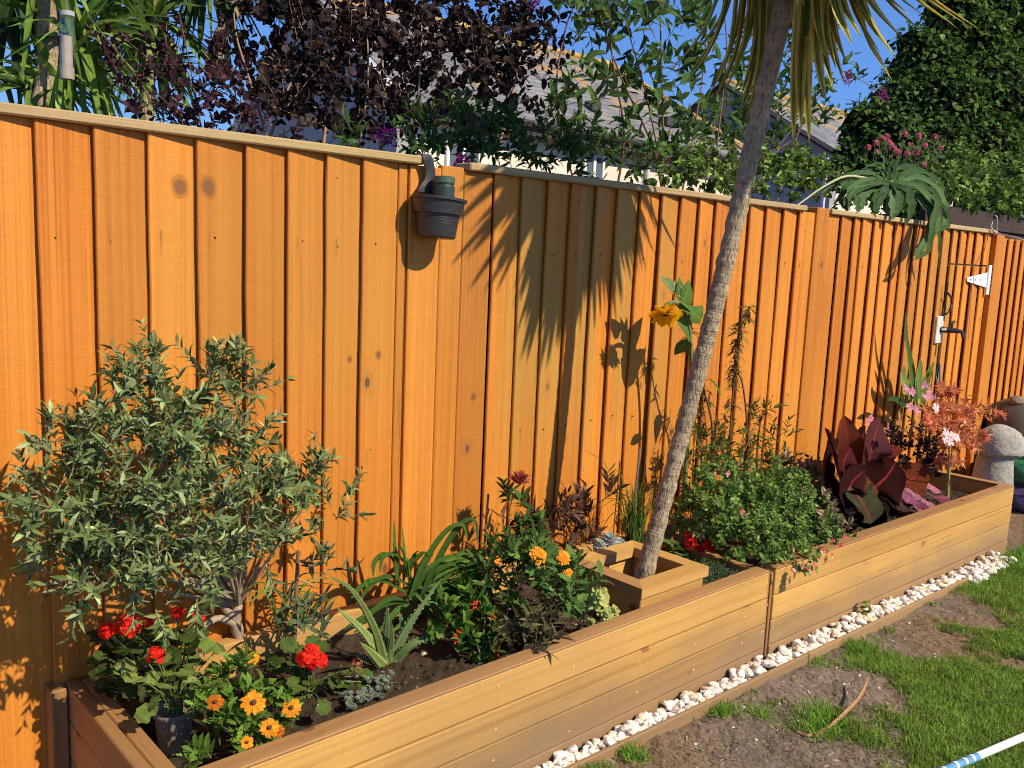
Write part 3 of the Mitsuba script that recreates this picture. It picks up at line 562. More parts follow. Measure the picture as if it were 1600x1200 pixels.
for i in range(150):          # the upper leaves of the crown
    a = r.uniform(0, 2 * np.pi); e = r.uniform(-.05, 1.3); L = r.uniform(.6, .9); t = crown + A(np.cos(a) * np.cos(e), np.sin(a) * np.cos(e), np.sin(e)) * L; uu, vv = seen(t)
    if vv < -40: palm_leaf(t, .14, r.uniform(.042, .056), i)

# --- olive tree
ol = thing("olive_tree", "small grey-green olive tree spreading against the fence at the left", "olive tree"); r = rng_for("olive")
OB = Z(384, 1052, .24); oy = OB[1]
bark_c = (.30, .245, .175)
tr = spline([OB - A(0, 0, .03), Y(377, 1010, oy - .01), Y(368, 970, oy - .015), Y(372, 945, oy - .02)], 14); fork = tr[-1]
m = cat(tube(tr, np.linspace(.019, .0145, 14) * (1 + .12 * np.sin(np.arange(14) * 1.9)), 9, bark_c), tube(spline([tr[8], Y(340, 966, oy - .03), Y(314, 983, oy - .05)], 8), np.linspace(.012, .009, 8), 7, bark_c), tube(spline([tr[9], Y(350, 950, oy - .03), Y(342, 930, oy - .05)], 8), np.linspace(.013, .008, 8), 7, bark_c))
part(ol, "trunk", *m[:2], "plain", m[2], True)
cl = [K(*c) for c in [(270, 650, -.28, 62), (330, 590, -.26, 40), (372, 600, -.22, 36), (215, 600, -.25, 36), (175, 640, -.25, 44), (240, 720, -.34, 80), (320, 700, -.32, 68), (385, 690, -.28, 46), (150, 720, -.30, 58), (100, 700, -.28, 34), (92, 780, -.32, 48), (78, 830, -.34, 40), (160, 820, -.38, 78), (250, 820, -.42, 84), (335, 800, -.38, 70), (400, 770, -.32, 46), (440, 760, -.26, 40), (485, 745, -.22, 32), (470, 800, -.25, 42), (515, 800, -.22, 24), (110, 890, -.36, 46), (190, 900, -.42, 66), (280, 900, -.44, 58), (350, 880, -.38, 44), (405, 860, -.30, 36), (58, 765, -.3, 20), (30, 828, -.34, 14), (380, 570, -.22, 22), (250, 570, -.25, 24), (75, 680, -.28, 20), (545, 770, -.2, 10), (130, 930, -.38, 26), (240, 940, -.42, 30), (435, 850, -.26, 22)]]
m = wood_limbs(r, OB, fork, [c for c in cl if c[3] > .045], .0062, .002, bark_c); stuff(part(ol, "branches", *m[:2], "plain", m[2], True))
tw = shrub(r, cl, 27, .085, .5); m = twig_mesh(tw, .0016, (.26, .22, .15)); stuff(part(ol, "twigs", *m[:2], "plain", m[2]))
ls = on_twigs(r, tw, 12, .042, .0118, [(.12, .18, .055), (.17, .23, .08), (.07, .12, .035), (.30, .35, .19)], "lance", .65, .25, .3, .36)
emit(ol, ls, "gloss_leaf", 300)
# the few big hanging shoots at its right
for k, (pts) in enumerate([[(445, 870, -.27), (470, 905, -.27), (522, 872, -.26)], [(430, 900, -.27), (470, 915, -.25), (500, 880, -.24)]]):
    q = path(pts); t2 = (A(*q[0]), A(*(q[1] - q[0])), 1.0)

# --- geraniums (pelargoniums)
GL = [(.14, .17, .035), (.06, .115, .022), (.19, .24, .06)]
RED = [(.72, .025, .015), (.62, .015, .02), (.80, .06, .03)]
def geranium(label, base, lv, heads, cols, size=(.04, .055), seeds=(), lname="geranium_plant", fr=.011, catn="geranium"):
    g = thing(lname, label, catn); r = rng_for(label); st = []
    P, D, N, L = [], [], [], []
    for (u, v, y) in lv:
        p = Y(u, v, y); P.append(p); d = unit(A(p[0] - base[0], p[1] - base[1] - .05, .1) + .5 * rdir(r, 1)[0] * A(1, 1, .4)); D.append(d); N.append(A(0, -.45, 1) + .45 * rdir(r, 1)[0]); L.append(r.uniform(*size))
        st.append(tube(spline([base + .02 * rdir(r, 1)[0] * A(1, 1, 0), (base + p) / 2 + A(0, 0, .02), p], 6), .0022, 4, (.12, .17, .05)))
    P, D, N, L = map(np.array, (P, D, N, L)); ls = leaves(P - unit(D) * L[:, None] * .4, D, N, L, L * 1.02, vary(r, cols, len(P), .2), "ger", .35, .15); emit(g, ls, "zoned_leaf", 300)
    for (u, v, y, rp) in heads:
        c = A(*Y(u, v, y)); R = rp * depth(c) / FPX; m = umbel(r, c, R * .8, max(6, int(26 * min(1, R / .025))), RED, 5, fr); part(g, "flower_head", *m[:2], "petal", m[2]); st.append(tube(spline([base, (base + c) / 2 + A(.0, .01, .02), c], 7), .002, 4, (.13, .17, .05)))
    for (u, v, y, rp) in seeds:
        c = A(*Y(u, v, y)); R = rp * depth(c) / FPX; m = umbel(r, c, R * .7, 18, [(.45, .08, .08), (.5, .2, .15)], 4, .006); part(g, "faded_flower_head", *m[:2], "petal", m[2])
    m = cat(*st); part(g, "stems", *m[:2], "plain", m[2], True); return g
def scatter(name, u0, u1, v0, v1, y0, y1, n): r = rng_for(name); return [(r.uniform(u0, u1), r.uniform(v0, v1), r.uniform(y0, y1)) for _ in range(n)]
geranium("dark leaved geranium with scarlet flower heads in the bed's left back corner", A(.86, -.20, .26), scatter("g1", 150, 312, 985, 1085, -.30, -.12, 150), [(168, 986, -.30, 15), (200, 978, -.30, 24), (236, 972, -.28, 12), (278, 958, -.26, 10), (312, 962, -.24, 11), (283, 880, -.30, 7)], [(.045, .085, .02), (.03, .06, .015), (.08, .13, .03)], (.032, .046))
PB = Z(272, 1165, .25); pr_ = .030
gp = geranium("pale leaved geranium with one scarlet head growing in the small grey pot", Y(272, 1115, PB[1]), [(210, 1058, -.40), (286, 1050, -.40), (325, 1050, -.36), (243, 1096, -.42), (275, 1088, -.42), (302, 1062, -.4), (236, 1062, -.36), (255, 1052, -.34), (317, 1030, -.32), (305, 1088, -.38), (230, 1116, -.42), (330, 1085, -.36), (262, 1072, -.42), (220, 1085, -.38), (297, 1040, -.33), (320, 1010, -.3), (340, 1015, -.3), (226, 1030, -.34), (195, 1045, -.36), (250, 1030, -.33)], [(243, 1026, -.40, 17)], [(.16, .22, .05), (.22, .27, .08), (.11, .18, .035)], (.036, .050), fr=.010)
pot = thing("plant_pot", "small grey plastic pot sunk in the soil under the pale geranium", "pot")
ph = .105; m = lathe([(.036, 0), (.039, .03), (.046, ph - .012), (.050, ph - .012), (.051, ph), (.047, ph), (.044, ph - .02), (.0, ph - .022)], 32, PB - A(0, 0, .005), (.20, .165, .145)); part(pot, "body", *m[:2], "gloss", m[2], True)
geranium("low geranium with a broad scarlet head near the front board", ground_at(480, 1085), scatter("g2", 420, 500, 1000, 1090, -.42, -.26, 34) + scatter("g2b", 520, 572, 1045, 1085, -.40, -.32, 14) + [(503, 1104, -.5), (445, 1010, -.33)], [(476, 1030, -.42, 15), (496, 1034, -.42, 18), (486, 1020, -.42, 14)], [(.06, .11, .025), (.09, .15, .035)], (.034, .046), [(557, 1040, -.36, 13)], fr=.0135)
geranium("geranium with two scarlet heads between planter box and bushy salvia", ground_at(1085, 888), scatter("g3", 1040, 1085, 838, 880, -.36, -.26, 26), [(1079, 838, -.36, 12), (1078, 850, -.37, 12), (1106, 855, -.36, 11), (1094, 860, -.36, 7)], [(.06, .12, .03), (.09, .15, .04)], (.05, .065), fr=.014)

# --- African daisies: orange, in front of the pot
da = thing("daisy_plant", "bright green clump of African daisies with orange flowers near the front left corner", "daisy"); r = rng_for("daisy")
db = Z(370, 1165, .26); cl = [K(*c) for c in [(350, 1150, -.50, 36), (390, 1150, -.50, 36), (335, 1110, -.46, 30), (375, 1085, -.42, 34), (420, 1120, -.48, 30), (330, 1185, -.55, 26), (400, 1180, -.55, 28), (440, 1150, -.52, 24), (360, 1065, -.40, 22), (395, 1120, -.47, 30)]]
tw = shrub(r, cl, 22, .05, .9); ls = on_twigs(r, tw, 10, .044, .020, [(.11, .21, .03), (.16, .27, .05), (.08, .16, .025)], "jag", .8, .25, .2); emit(da, ls, "leaf", 300)
m = twig_mesh(tw, .0016, (.11, .16, .04)); stuff(part(da, "stems", *m[:2], "plain", m[2]))
OR = [(.85, .30, .02), (.88, .40, .04)]
def daisy_flower(parent, u, v, y, rp, cols, nrm=(-.3, -.75, .6), n=18, centre=(.07, .025, .012)):
    c = A(*Y(u, v, y)); R = rp * depth(c) / FPX; ls = blossom(r, c, nrm, R, n, cols, "obov", .34, .05, .03); V, F, uv = flat(ls); f = part(parent, "flower", V, F, "daisy_petal", uv)
    nn = unit(A(*nrm)); m = ball(c + nn * .003, R * .24, 2, (1, .7, 1), .12, 1, centre, 4); part(f, "flower_centre", *m[:2], "plain", m[2]); st = tube([c, c - A(0, -.01, .05)], .0015, 4, (.1, .15, .04)); part(f, "stalk", *st[:2], "plain", st[2])
for a in [(396, 1098, -.56, 20), (455, 1106, -.54, 16), (421, 1137, -.60, 16), (386, 1160, -.63, 11), (336, 1097, -.54, 14), (395, 1028, -.36, 11), (436, 1142, -.60, 10)]: daisy_flower(da, *a, OR if a[0] not in (336, 436) else [(.45, .10, .015), (.6, .2, .02)])

# --- grey sedum mat at the front board
se = thing("sedum_mat", "grey green sedum of tiny rosettes by the front board", "sedum"); r = rng_for("sedum"); out = []
for i in range(70):
    p = ground_at(r.uniform(533, 612), 0); u = r.uniform(535, 610); v = 1118 - (u - 535) * .36 - abs(r.normal(0, 15)); p = ground_at(u, v); nr = unit(A(0, -.3, 1) + .4 * rdir(r, 1)[0])
    out.append(blossom(r, p + A(0, 0, r.uniform(.008, .03)), nr, r.uniform(.009, .014), 8, [(.17, .21, .17), (.12, .16, .12), (.22, .25, .20)], "obov", .5, .7, .1, .15, 2))
ls = tuple([np.concatenate([o[0] for o in out]), out[0][1], np.concatenate([o[2] for o in out])]); emit(se, ls, "leaf", 0, "rosette", "rosettes")

# --- aloe
al = thing("aloe_plant", "green aloe with long tapering toothed leaves at the bed's middle", "aloe"); r = rng_for("aloe"); AB = ground_at(604, 1040); ay = AB[1]
def aloe_leaf(pix, w, dy, col, thick=.5):
    p = [A(*Y(u, v, ay + dy * k / (len(pix) - 1))) for k, (u, v) in enumerate(pix)]; n = 20; q = spline(p, n); t = unit(np.gradient(q, axis=0)); s = np.linspace(0, 1, n); wd = w * np.clip(1 - s, 0, 1) ** .75 + .0006
    x = np.cross(t, unit(q.mean(0) - EYE)); x = unit(x); nn = np.cross(x, t); ring = [(-1, .25), (-.55, -.42), (0, -.6), (.55, -.42), (1, .25), (.45, .12), (0, .05), (-.45, .12)]
    V = (q[:, None] + x[:, None] * wd[:, None, None] / 2 * A(*[a for a, b in ring])[None, :, None] - nn[:, None] * wd[:, None, None] * thick * A(*[b for a, b in ring])[None, :, None]).reshape(-1, 3)
    i, j = np.meshgrid(np.arange(n - 1), np.arange(8), indexing="ij"); k = (j + 1) % 8; F = np.concatenate([np.stack([i * 8 + j, i * 8 + k, i * 8 + 8 + k], -1).reshape(-1, 3), np.stack([i * 8 + j, i * 8 + 8 + k, i * 8 + 8 + j], -1).reshape(-1, 3)])
    lf = part(al, "leaf", V, F, "plain", flatuv(len(V), col), True); teeth = []
    for a in range(1, n - 3):
        for sg in (0, 4):
            b = V[a * 8 + sg]; teeth.append(np.array([b + t[a] * .004, b - t[a] * .002, b + (x[a] if sg else -x[a]) * .0028 + t[a] * .003]))
    tv = np.concatenate(teeth); stuff(part(lf, "teeth", tv, np.arange(len(tv)).reshape(-1, 3), "plain", flatuv(len(tv), (.30, .34, .16))))
G1, G2, G3 = (.10, .155, .045), (.075, .125, .04), (.20, .27, .075)
for a in [([(600, 1040), (586, 985), (552, 925), (512, 898)], .030, -.10, (.13, .19, .05)), ([(603, 1036), (604, 990), (605, 945)], .034, -.02, G2), ([(607, 1034), (612, 1000), (611, 968)], .022, -.05, G1), ([(609, 1036), (640, 975), (690, 903)], .036, .0, G2), ([(612, 1038), (650, 1003), (727, 986)], .032, -.10, G1), ([(600, 1042), (580, 1020), (563, 1004)], .034, -.08, G3), ([(598, 1028), (566, 985), (527, 950)], .036, .06, G3), ([(608, 1030), (630, 990), (622, 950)], .026, .06, G2), ([(598, 1038), (570, 1030), (552, 1018)], .02, -.03, G2)]: aloe_leaf(*a)

# --- strap leaved agapanthus behind the aloe
ag = thing("agapanthus_plant", "dark green arching strap leaves of agapanthus against the fence behind the aloe", "agapanthus"); r = rng_for("agap"); 
GA = [(.06, .125, .025), (.08, .15, .03), (.045, .095, .02)]
straps = [[(640, 935), (662, 880), (695, 832), (722, 820), (731, 846)], [(622, 918), (614, 878), (600, 867), (584, 880), (583, 902)], [(620, 915), (616, 870), (615, 812)], [(620, 912), (617, 862), (613, 850)], [(638, 930), (655, 890), (668, 862)], [(650, 925), (680, 888), (722, 880), (745, 910), (748, 945)], [(655, 918), (700, 918), (735, 945), (757, 958)], [(655, 920), (690, 880), (730, 878), (770, 905), (790, 945)], [(648, 930), (640, 900), (636, 870)], [(660, 920), (705, 930), (740, 950), (765, 990)], [(640, 930), (600, 908), (570, 912), (548, 935)], [(636, 940), (600, 945), (560, 970), (535, 985)], [(660, 915), (715, 885), (752, 890), (775, 925)], [(645, 930), (690, 912), (725, 925), (730, 960)], [(655, 912), (705, 872), (748, 862), (770, 875)], [(652, 920), (668, 890), (700, 870), (722, 872)], [(660, 925), (720, 912), (756, 935), (790, 942)], [(630, 920), (632, 895), (648, 868), (655, 860)], [(650, 930), (672, 950), (700, 985)], [(645, 935), (668, 955), (672, 990)], [(640, 940), (615, 960), (590, 990)]]
straps += [[(a + 14 + 6 * math.sin(k * 7 + i), b + 9 * math.cos(k * 5 + i)) for k, (a, b) in enumerate(p)] for i, p in enumerate(straps)]
for i, p in enumerate(straps):
    V, F, uv = strap([A(*Y(u, v, -.20 - .02 * k + .015 * (i % 3))) for k, (u, v) in enumerate(p)], r.uniform(.016, .024), .3, (0, -.6, .8), vary(r, GA, 1)[0], 20); part(ag, "leaf", V, F, "gloss_leaf", uv, True)
# --- thin pale strap leaves and a blue-green sprout left of it
lg = thing("grassy_clump", "thin yellow green grassy leaves behind the olive trunk", "grass clump"); r = rng_for("lg")
for i in range(26):
    b = A(*Y(r.uniform(430, 475), r.uniform(965, 990), -.16)); a = r.uniform(0, 6.3); L = r.uniform(.12, .24); d = A(np.cos(a), .4 * np.sin(a) - .2, 0); V, F, uv = strap([b, b + d * L * .3 + A(0, 0, L * .5), b + d * L * .75 + A(0, 0, L * .45)], .007, .2, (0, -.7, .7), vary(r, [(.20, .24, .06), (.10, .16, .04)], 1)[0], 10, "grass"); part(lg, "leaf", V, F, "leaf", uv)
sp = thing("leafy_shoot", "blue green shoots of lance leaves between olive trunk and scarlet geranium", "plant"); r = rng_for("sp")
cl = [K(*c) for c in [(470, 975, -.26, 26), (498, 985, -.26, 22), (505, 955, -.24, 16), (480, 880, -.24, 14), (510, 885, -.24, 12)]]; tw = shrub(r, cl, 14, .07, .5); emit(sp, on_twigs(r, tw, 7, .062, .014, [(.08, .125, .06), (.12, .17, .09)], "lance", .8), "leaf", 300); m = cat(twig_mesh(tw, .002, (.15, .12, .07)), tube([Y(460, 1000, -.2), Y(462, 940, -.2), Y(466, 860, -.2)], [.007, .006, .005], 7, (.16, .11, .075)), tube([Y(466, 905, -.21), Y(490, 915, -.22), Y(512, 890, -.23)], .0022, 4, (.3, .25, .15))); part(sp, "stems", *m[:2], "plain", m[2])

# --- leafy bushes of the middle
def bush(name, label, catn, clumps, ntw, twl, per, L, W, cols, bs="leaf", tpl="oval", keep=300, up=.6, ang=.8, stemcol=(.12, .13, .05), base=None, stem_r=.003, amp=.22, fold=.25, bend=.15, tw_r=.0014):
    t = thing(name, label, catn); r = rng_for(label); cl = [K(*c) for c in clumps]; tw = shrub(r, cl, ntw, twl, up); emit(t, on_twigs(r, tw, per, L, W, cols, tpl, ang, fold, bend, amp), bs, keep)
    m = twig_mesh(tw, tw_r, stemcol)
    if base is not None: m = cat(m, wood_limbs(r, base, A(*base), cl, stem_r, stem_r * .4, stemcol, 5))
    stuff(part(t, "stems", *m[:2], "plain", m[2])); return t, r
def dots(parent, r, spots, rp, cols, pet=5, tpl="obov", name="flower", bs="petal", nrm=None, w=.8, cup=.3, rows=1):
    for (u, v, y) in spots:
        c = A(*Y(u, v, y)); R = rp * depth(c) / FPX * r.uniform(.8, 1.2); V, F, uv = flat(blossom(r, c, nrm if nrm is not None else unit(A(-.3, -1, .3) + .5 * rdir(r, 1)[0]), R, pet, cols, tpl, w, cup, .15, .15, rows)); part(parent, name, V, F, bs, uv)
la, r = bush("fuchsia_plant", "fresh green small leaved bush with red flowers spilling to the front board", "fuchsia", [(735, 1000, -.42, 36), (770, 1010, -.46, 34), (720, 1030, -.46, 26), (790, 990, -.44, 34), (810, 970, -.42, 24), (750, 975, -.38, 30), (760, 1040, -.52, 20), (745, 920, -.26, 24), (700, 985, -.40, 14), (690, 955, -.32, 22), (715, 945, -.30, 22), (668, 965, -.34, 14)], 18, .07, 10, .045, .026, [(.07, .15, .025), (.11, .21, .04), (.05, .11, .02)], "gloss_leaf", base=ground_at(755, 1040))
dots(la, r, [(718, 993, -.44), (768, 963, -.42), (790, 1000, -.48), (777, 1022, -.52), (742, 945, -.38), (712, 1000, -.46)], 9, [(.65, .03, .03), (.75, .12, .03)], 6, w=.5)
ln, r = bush("bronze_shrub", "low shrub with glossy bronze and olive leaves hanging over the front board", "shrub", [(825, 985, -.56, 30), (850, 1000, -.62, 26), (810, 1000, -.58, 24), (850, 970, -.54, 24), (835, 1015, -.66, 14), (870, 955, -.46, 16)], 17, .07, 9, .058, .016, [(.07, .055, .025), (.10, .10, .04), (.045, .03, .02), (.16, .17, .09)], "gloss_leaf", "lance", base=ground_at(845, 1000), ang=1.0)
cd, r = bush("marigold_plant", "broad leaved green plant with double orange flowers before the planter box", "marigold", [(850, 900, -.46, 34), (880, 920, -.50, 30), (830, 890, -.42, 28), (900, 905, -.48, 22), (870, 945, -.52, 26), (905, 930, -.52, 20), (820, 870, -.38, 24)], 13, .06, 8, .07, .036, [(.09, .17, .045), (.07, .14, .035), (.13, .22, .06)], "leaf", "jag", base=ground_at(865, 965), ang=.9)
for a in [(841, 868, -.48, 16), (880, 872, -.5, 13), (889, 897, -.5, 10)]:
    c = A(*Y(*a[:3])); R = a[3] * depth(c) / FPX; V, F, uv = flat(blossom(r, c, (-.2, -.8, .6), R, 20, [(.85, .32, .02), (.85, .45, .06)], "obov", .3, .15, .1, .12, 4)); part(cd, "flower", V, F, "petal", uv)
lb, r = bush("protea_bush", "upright shrub with dark green leaves and one crimson topped stem", "shrub", [(808, 795, -.24, 20), (815, 825, -.24, 26), (800, 780, -.24, 12), (822, 850, -.26, 26), (805, 865, -.3, 26), (790, 890, -.32, 30), (770, 905, -.32, 26), (760, 880, -.28, 20)], 15, .06, 8, .055, .017, [(.05, .10, .025), (.07, .13, .035)], "gloss_leaf", "oval", base=ground_at(810, 915), up=.9)
c = A(*Y(811, 752, -.24)); o = [blossom(r, c + A(0, 0, -.012), unit(A(0, -.15, 1)), .052, 11, [(.36, .05, .05), (.45, .13, .09), (.22, .05, .05)], "lance2", .28, q, .1, .2) for q in (.7, 1.3, 2.2, 4)]
V, F, uv = flat((np.concatenate([q[0] for q in o]), o[0][1], np.concatenate([q[2] for q in o]))); part(lb, "flower_head", V, F, "petal", uv)
bs_, r = bush("leucadendron_shrub", "dark bronze purple lance leaved shrub behind the planter box", "shrub", [(865, 785, -.2, 22), (880, 800, -.2, 22), (850, 820, -.24, 26), (890, 830, -.24, 22), (905, 800, -.2, 16), (935, 790, -.2, 18), (920, 815, -.2, 18), (870, 850, -.3, 24), (840, 845, -.3, 20), (905, 850, -.3, 16), (950, 775, -.16, 10), (785, 830, -.2, 10)], 11, .085, 9, .068, .016, [(.06, .028, .022), (.10, .05, .035), (.05, .045, .02), (.17, .10, .075)], "gloss_leaf", "lance", base=ground_at(880, 870), ang=.7, stemcol=(.10, .05, .035))
# bamboo stake and dark stakes
for (a, b, y, rr_, lab_) in [((757, 850), (763, 772), -.12, .004, "thin grey cane standing in front of the fence behind the crimson topped shrub"), ((985, 850), (1000, 700), -.10, .005, "dark upright cane among the sunflower's shadow left of the palm trunk")]:
    k = thing("garden_cane", lab_, "cane"); m = tube([Y(*a, y), Y(*b, y)], rr_, 6, (.16, .13, .11)); V, F, uv = m; part(k, "cane", V, F, "plain", uv)

# --- aeonium rosettes and silvery echeveria
ae = thing("aeonium_plant", "pale yellow green succulent rosettes before the planter box corner", "succulent"); r = rng_for("ae")
for (u, v, y, rp) in [(933, 934, -.56, 23), (946, 962, -.59, 15), (959, 955, -.58, 11), (925, 972, -.56, 9), (915, 950, -.54, 9)]:
    c = A(*Y(u, v, y)); R = rp * depth(c) / FPX; nn = unit(A(-.35, -.75, .65)); o = [blossom(r, c + nn * R * q * .3, nn, R * (1 - .22 * q), 8, [(.42, .46, .14), (.50, .50, .20), (.30, .38, .11)], "obov", .5, .15 + .4 * q, .05, .12) for q in range(4)]
    V, F, uv = flat((np.concatenate([q[0] for q in o]), o[0][1], np.concatenate([q[2] for q in o]))); part(ae, "rosette", V, F, "leaf", uv); m = tube([c, c - A(0, -.02, .07)], .005, 5, (.2, .2, .09)); part(ae, "stem", *m[:2], "plain", m[2])
ec = thing("echeveria_plant", "silvery grey succulent rosette behind the planter box", "succulent"); r = rng_for("ec")
for (u, v, rp) in [(952, 848, 20), (935, 853, 14), (968, 850, 12)]:
    c = A(*Y(u, v, -.22)); R = rp * depth(c) / FPX; o = [blossom(r, c + A(0, 0, R * .2 * q), (0, -.3, 1), R * (1 - .2 * q), 11, [(.36, .40, .40), (.24, .28, .28)], "obov", .36, .3 + .35 * q, .08, .12) for q in range(3)]; V, F, uv = flat((np.concatenate([q[0] for q in o]), o[0][1], np.concatenate([q[2] for q in o]))); part(ec, "rosette", V, F, "leaf", uv)

# --- chives left of the palm foot
cv = thing("chives_clump", "tuft of thin upright dark green blades behind the planter box", "chives"); r = rng_for("cv"); cb = A(*Y(990, 850, -.22)); out = []
long_ = [(914, 702), (958, 728), (968, 740), (1000, 742), (1012, 700), (935, 795), (945, 840), (928, 845), (1004, 770), (978, 760), (985, 775)]
for i in range(70):
    b = cb + A(r.normal(0, .02), r.normal(0, .015), -.01)
    if i < len(long_): t = A(*Y(*long_[i], -.22 + r.normal(0, .04)))
    else: a = r.uniform(0, 6.3); L = r.uniform(.14, .27); t = b + A(np.cos(a) * r.uniform(.02, .12), np.sin(a) * .07, L)
    d = t - b; V, F, uv = strap([b, b + d * .5 + A(0, 0, .06 + .2 * np.hypot(d[0], d[1])), t], .0055, .5, (0, -.8, .5), vary(r, [(.05, .10, .025), (.09, .15, .03)] if i != 2 else [(.6, .4, .06)], 1)[0], 11, "grass"); part(cv, "blade", V, F, "leaf", uv)
# --- thyme mat
ty = thing("thyme_mat", "low blue green mat of thyme spilling to the front board right of the planter box", "thyme"); r = rng_for("ty"); n = 2600
P = np.array([(r.uniform(2.58, 2.87), r.uniform(-.635, -.42), 0) for _ in range(n)]); P[:, 2] = .30 + .05 * meshkit.fbm(P * 20, 2, 1) * r.uniform(.2, 1.3, n) + .015
D = unit(rdir(r, n) + A(0, -.2, .8)); emit(ty, leaves(P, D, A(0, -.3, 1) + .8 * rdir(r, n), r.uniform(.007, .013, n), .0045, vary(r, [(.07, .13, .06), (.11, .18, .09), (.05, .09, .045)], n), "diamond"), "leaf", 0)

# --- salvia: big rounded bush
sv, r = bush("salvia_bush", "rounded bush of tiny fresh green leaves with scattered red flowers over the bed's joint", "salvia", [(1120, 800, -.42, 44), (1170, 790, -.42, 48), (1220, 800, -.45, 48), (1265, 820, -.48, 40), (1150, 840, -.50, 38), (1200, 840, -.52, 44), (1250, 855, -.56, 34), (1100, 770, -.34, 30), (1150, 755, -.32, 34), (1205, 760, -.34, 36), (1250, 780, -.40, 34), (1225, 875, -.66, 14), (1285, 855, -.62, 22), (1195, 870, -.62, 14), (1080, 800, -.32, 24), (1300, 830, -.6, 14), (1240, 882, -.72, 9), (1265, 872, -.72, 12)], 44, .075, 13, .028, .017, [(.18, .29, .065), (.13, .23, .05), (.25, .36, .11), (.09, .17, .04)], "leaf", "oval", 0, base=A(3.30, -.40, .28), up=.55, ang=.9)
dots(sv, r, [(1240, 860, -.7), (1272, 884, -.76), (1256, 884, -.76), (1285, 862, -.7), (1312, 850, -.74), (1300, 845, -.7), (1206, 803, -.5), (1169, 805, -.5), (1216, 845, -.56), (1137, 740, -.38), (1278, 872, -.76), (1320, 838, -.66), (1158, 800, -.48), (1190, 760, -.4), (1232, 770, -.44), (1117, 742, -.36), (1300, 868, -.72), (1265, 890, -.76), (1240, 892, -.76)], 5.5, [(.62, .02, .05), (.75, .15, .15), (.75, .55, .5)], 4, w=.9)

# --- sunflower
sf = thing("sunflower", "drooping yellow sunflower on a tall stem left of the palm trunk", "sunflower"); r = rng_for("sf"); sy = -.235
SH = A(*Y(1040, 488, sy)); st = spline([Y(1066, 800, sy + .03), Y(1074, 700, sy + .02), Y(1080, 590, sy + .01), Y(1076, 510, sy), Y(1060, 476, sy), Y(1046, 474, sy - .01), SH], 22)
m = tube(st, np.linspace(.011, .007, 22), 8, (.12, .16, .05)); part(sf, "stem", *m[:2], "plain", m[2], True)
nn = unit(A(-.42, -.42, -.80)); hd = thing_part = part(sf, "flower_head", *flat(blossom(r, SH + nn * .005, nn, .072, 24, [(.92, .62, .015), (.88, .52, .01)], "obov", .32, .25, .22, .12, 2))[:2], "petal", flat(blossom(rng_for("sf2"), SH + nn * .005, nn, .072, 24, [(.92, .62, .015), (.88, .52, .01)], "obov", .32, .25, .22, .12, 2))[2])
V, F, uv = ball(SH, .034, 3, (1, 1, 1), .18, 2, (.10, .055, .018), 9); k = V - SH; V = SH + k - nn * (k @ nn)[:, None] * .6; part(hd, "flower_disc", V, F, "plain", uv)
ls = blossom(r, SH - nn * .012, -nn, .05, 12, [(.10, .17, .04)], "lance2", .36, -.2, .2); part(hd, "sepals", *flat(ls)[:2], "leaf", flat(ls)[2])
def big_leaf(t, P, tip, w, col, nrm, bs="leaf", tpl="heart", bend=.25, fold=.2, name="leaf"):
    P, tip = A(*P), A(*tip); L = np.linalg.norm(tip - P); V, F, uv = flat(leaves(P, tip - P, nrm, L, w * L, col, tpl, fold, bend)); return part(t, name, V, F, bs, uv, True)
SG = (.09, .17, .04)
for a in [((1062, 478, sy), (1102, 492, sy - .06), .75, SG, (.2, -.7, .5)), ((1060, 470, sy), (1090, 487, sy - .04), .6, (.12, .2, .05), (0, -.5, .8)), ((1052, 455, sy), (1040, 430, sy - .02), .6, (.16, .22, .10), (.3, -.8, .2)), ((1066, 462, sy), (1050, 434, sy), .5, (.2, .26, .13), (-.2, -.8, .2)), ((1108, 592, sy), (1136, 618, sy - .08), .7, SG, (.4, -.7, .4)), ((1075, 620, sy), (1064, 660, sy + .05), .7, SG, (0, -.9, .3)), ((1066, 470, sy), (1087, 436, sy), .75, SG, (.1, -.9, .2)), ((1060, 468, sy), (1068, 430, sy - .01), .6, SG, (0, -.9, .2)), ((1078, 525, sy), (1066, 492, sy - .03), .8, SG, (.2, -.9, .3)), ((1078, 500, sy), (1104, 476, sy - .03), .8, (.10, .19, .045), (0, -.8, .4)), ((1072, 530, sy), (1056, 562, sy + .05), .7, (.08, .14, .03), (-.3, -.8, .4))]: big_leaf(sf, Y(*a[0]), Y(*a[1]), *a[2:])

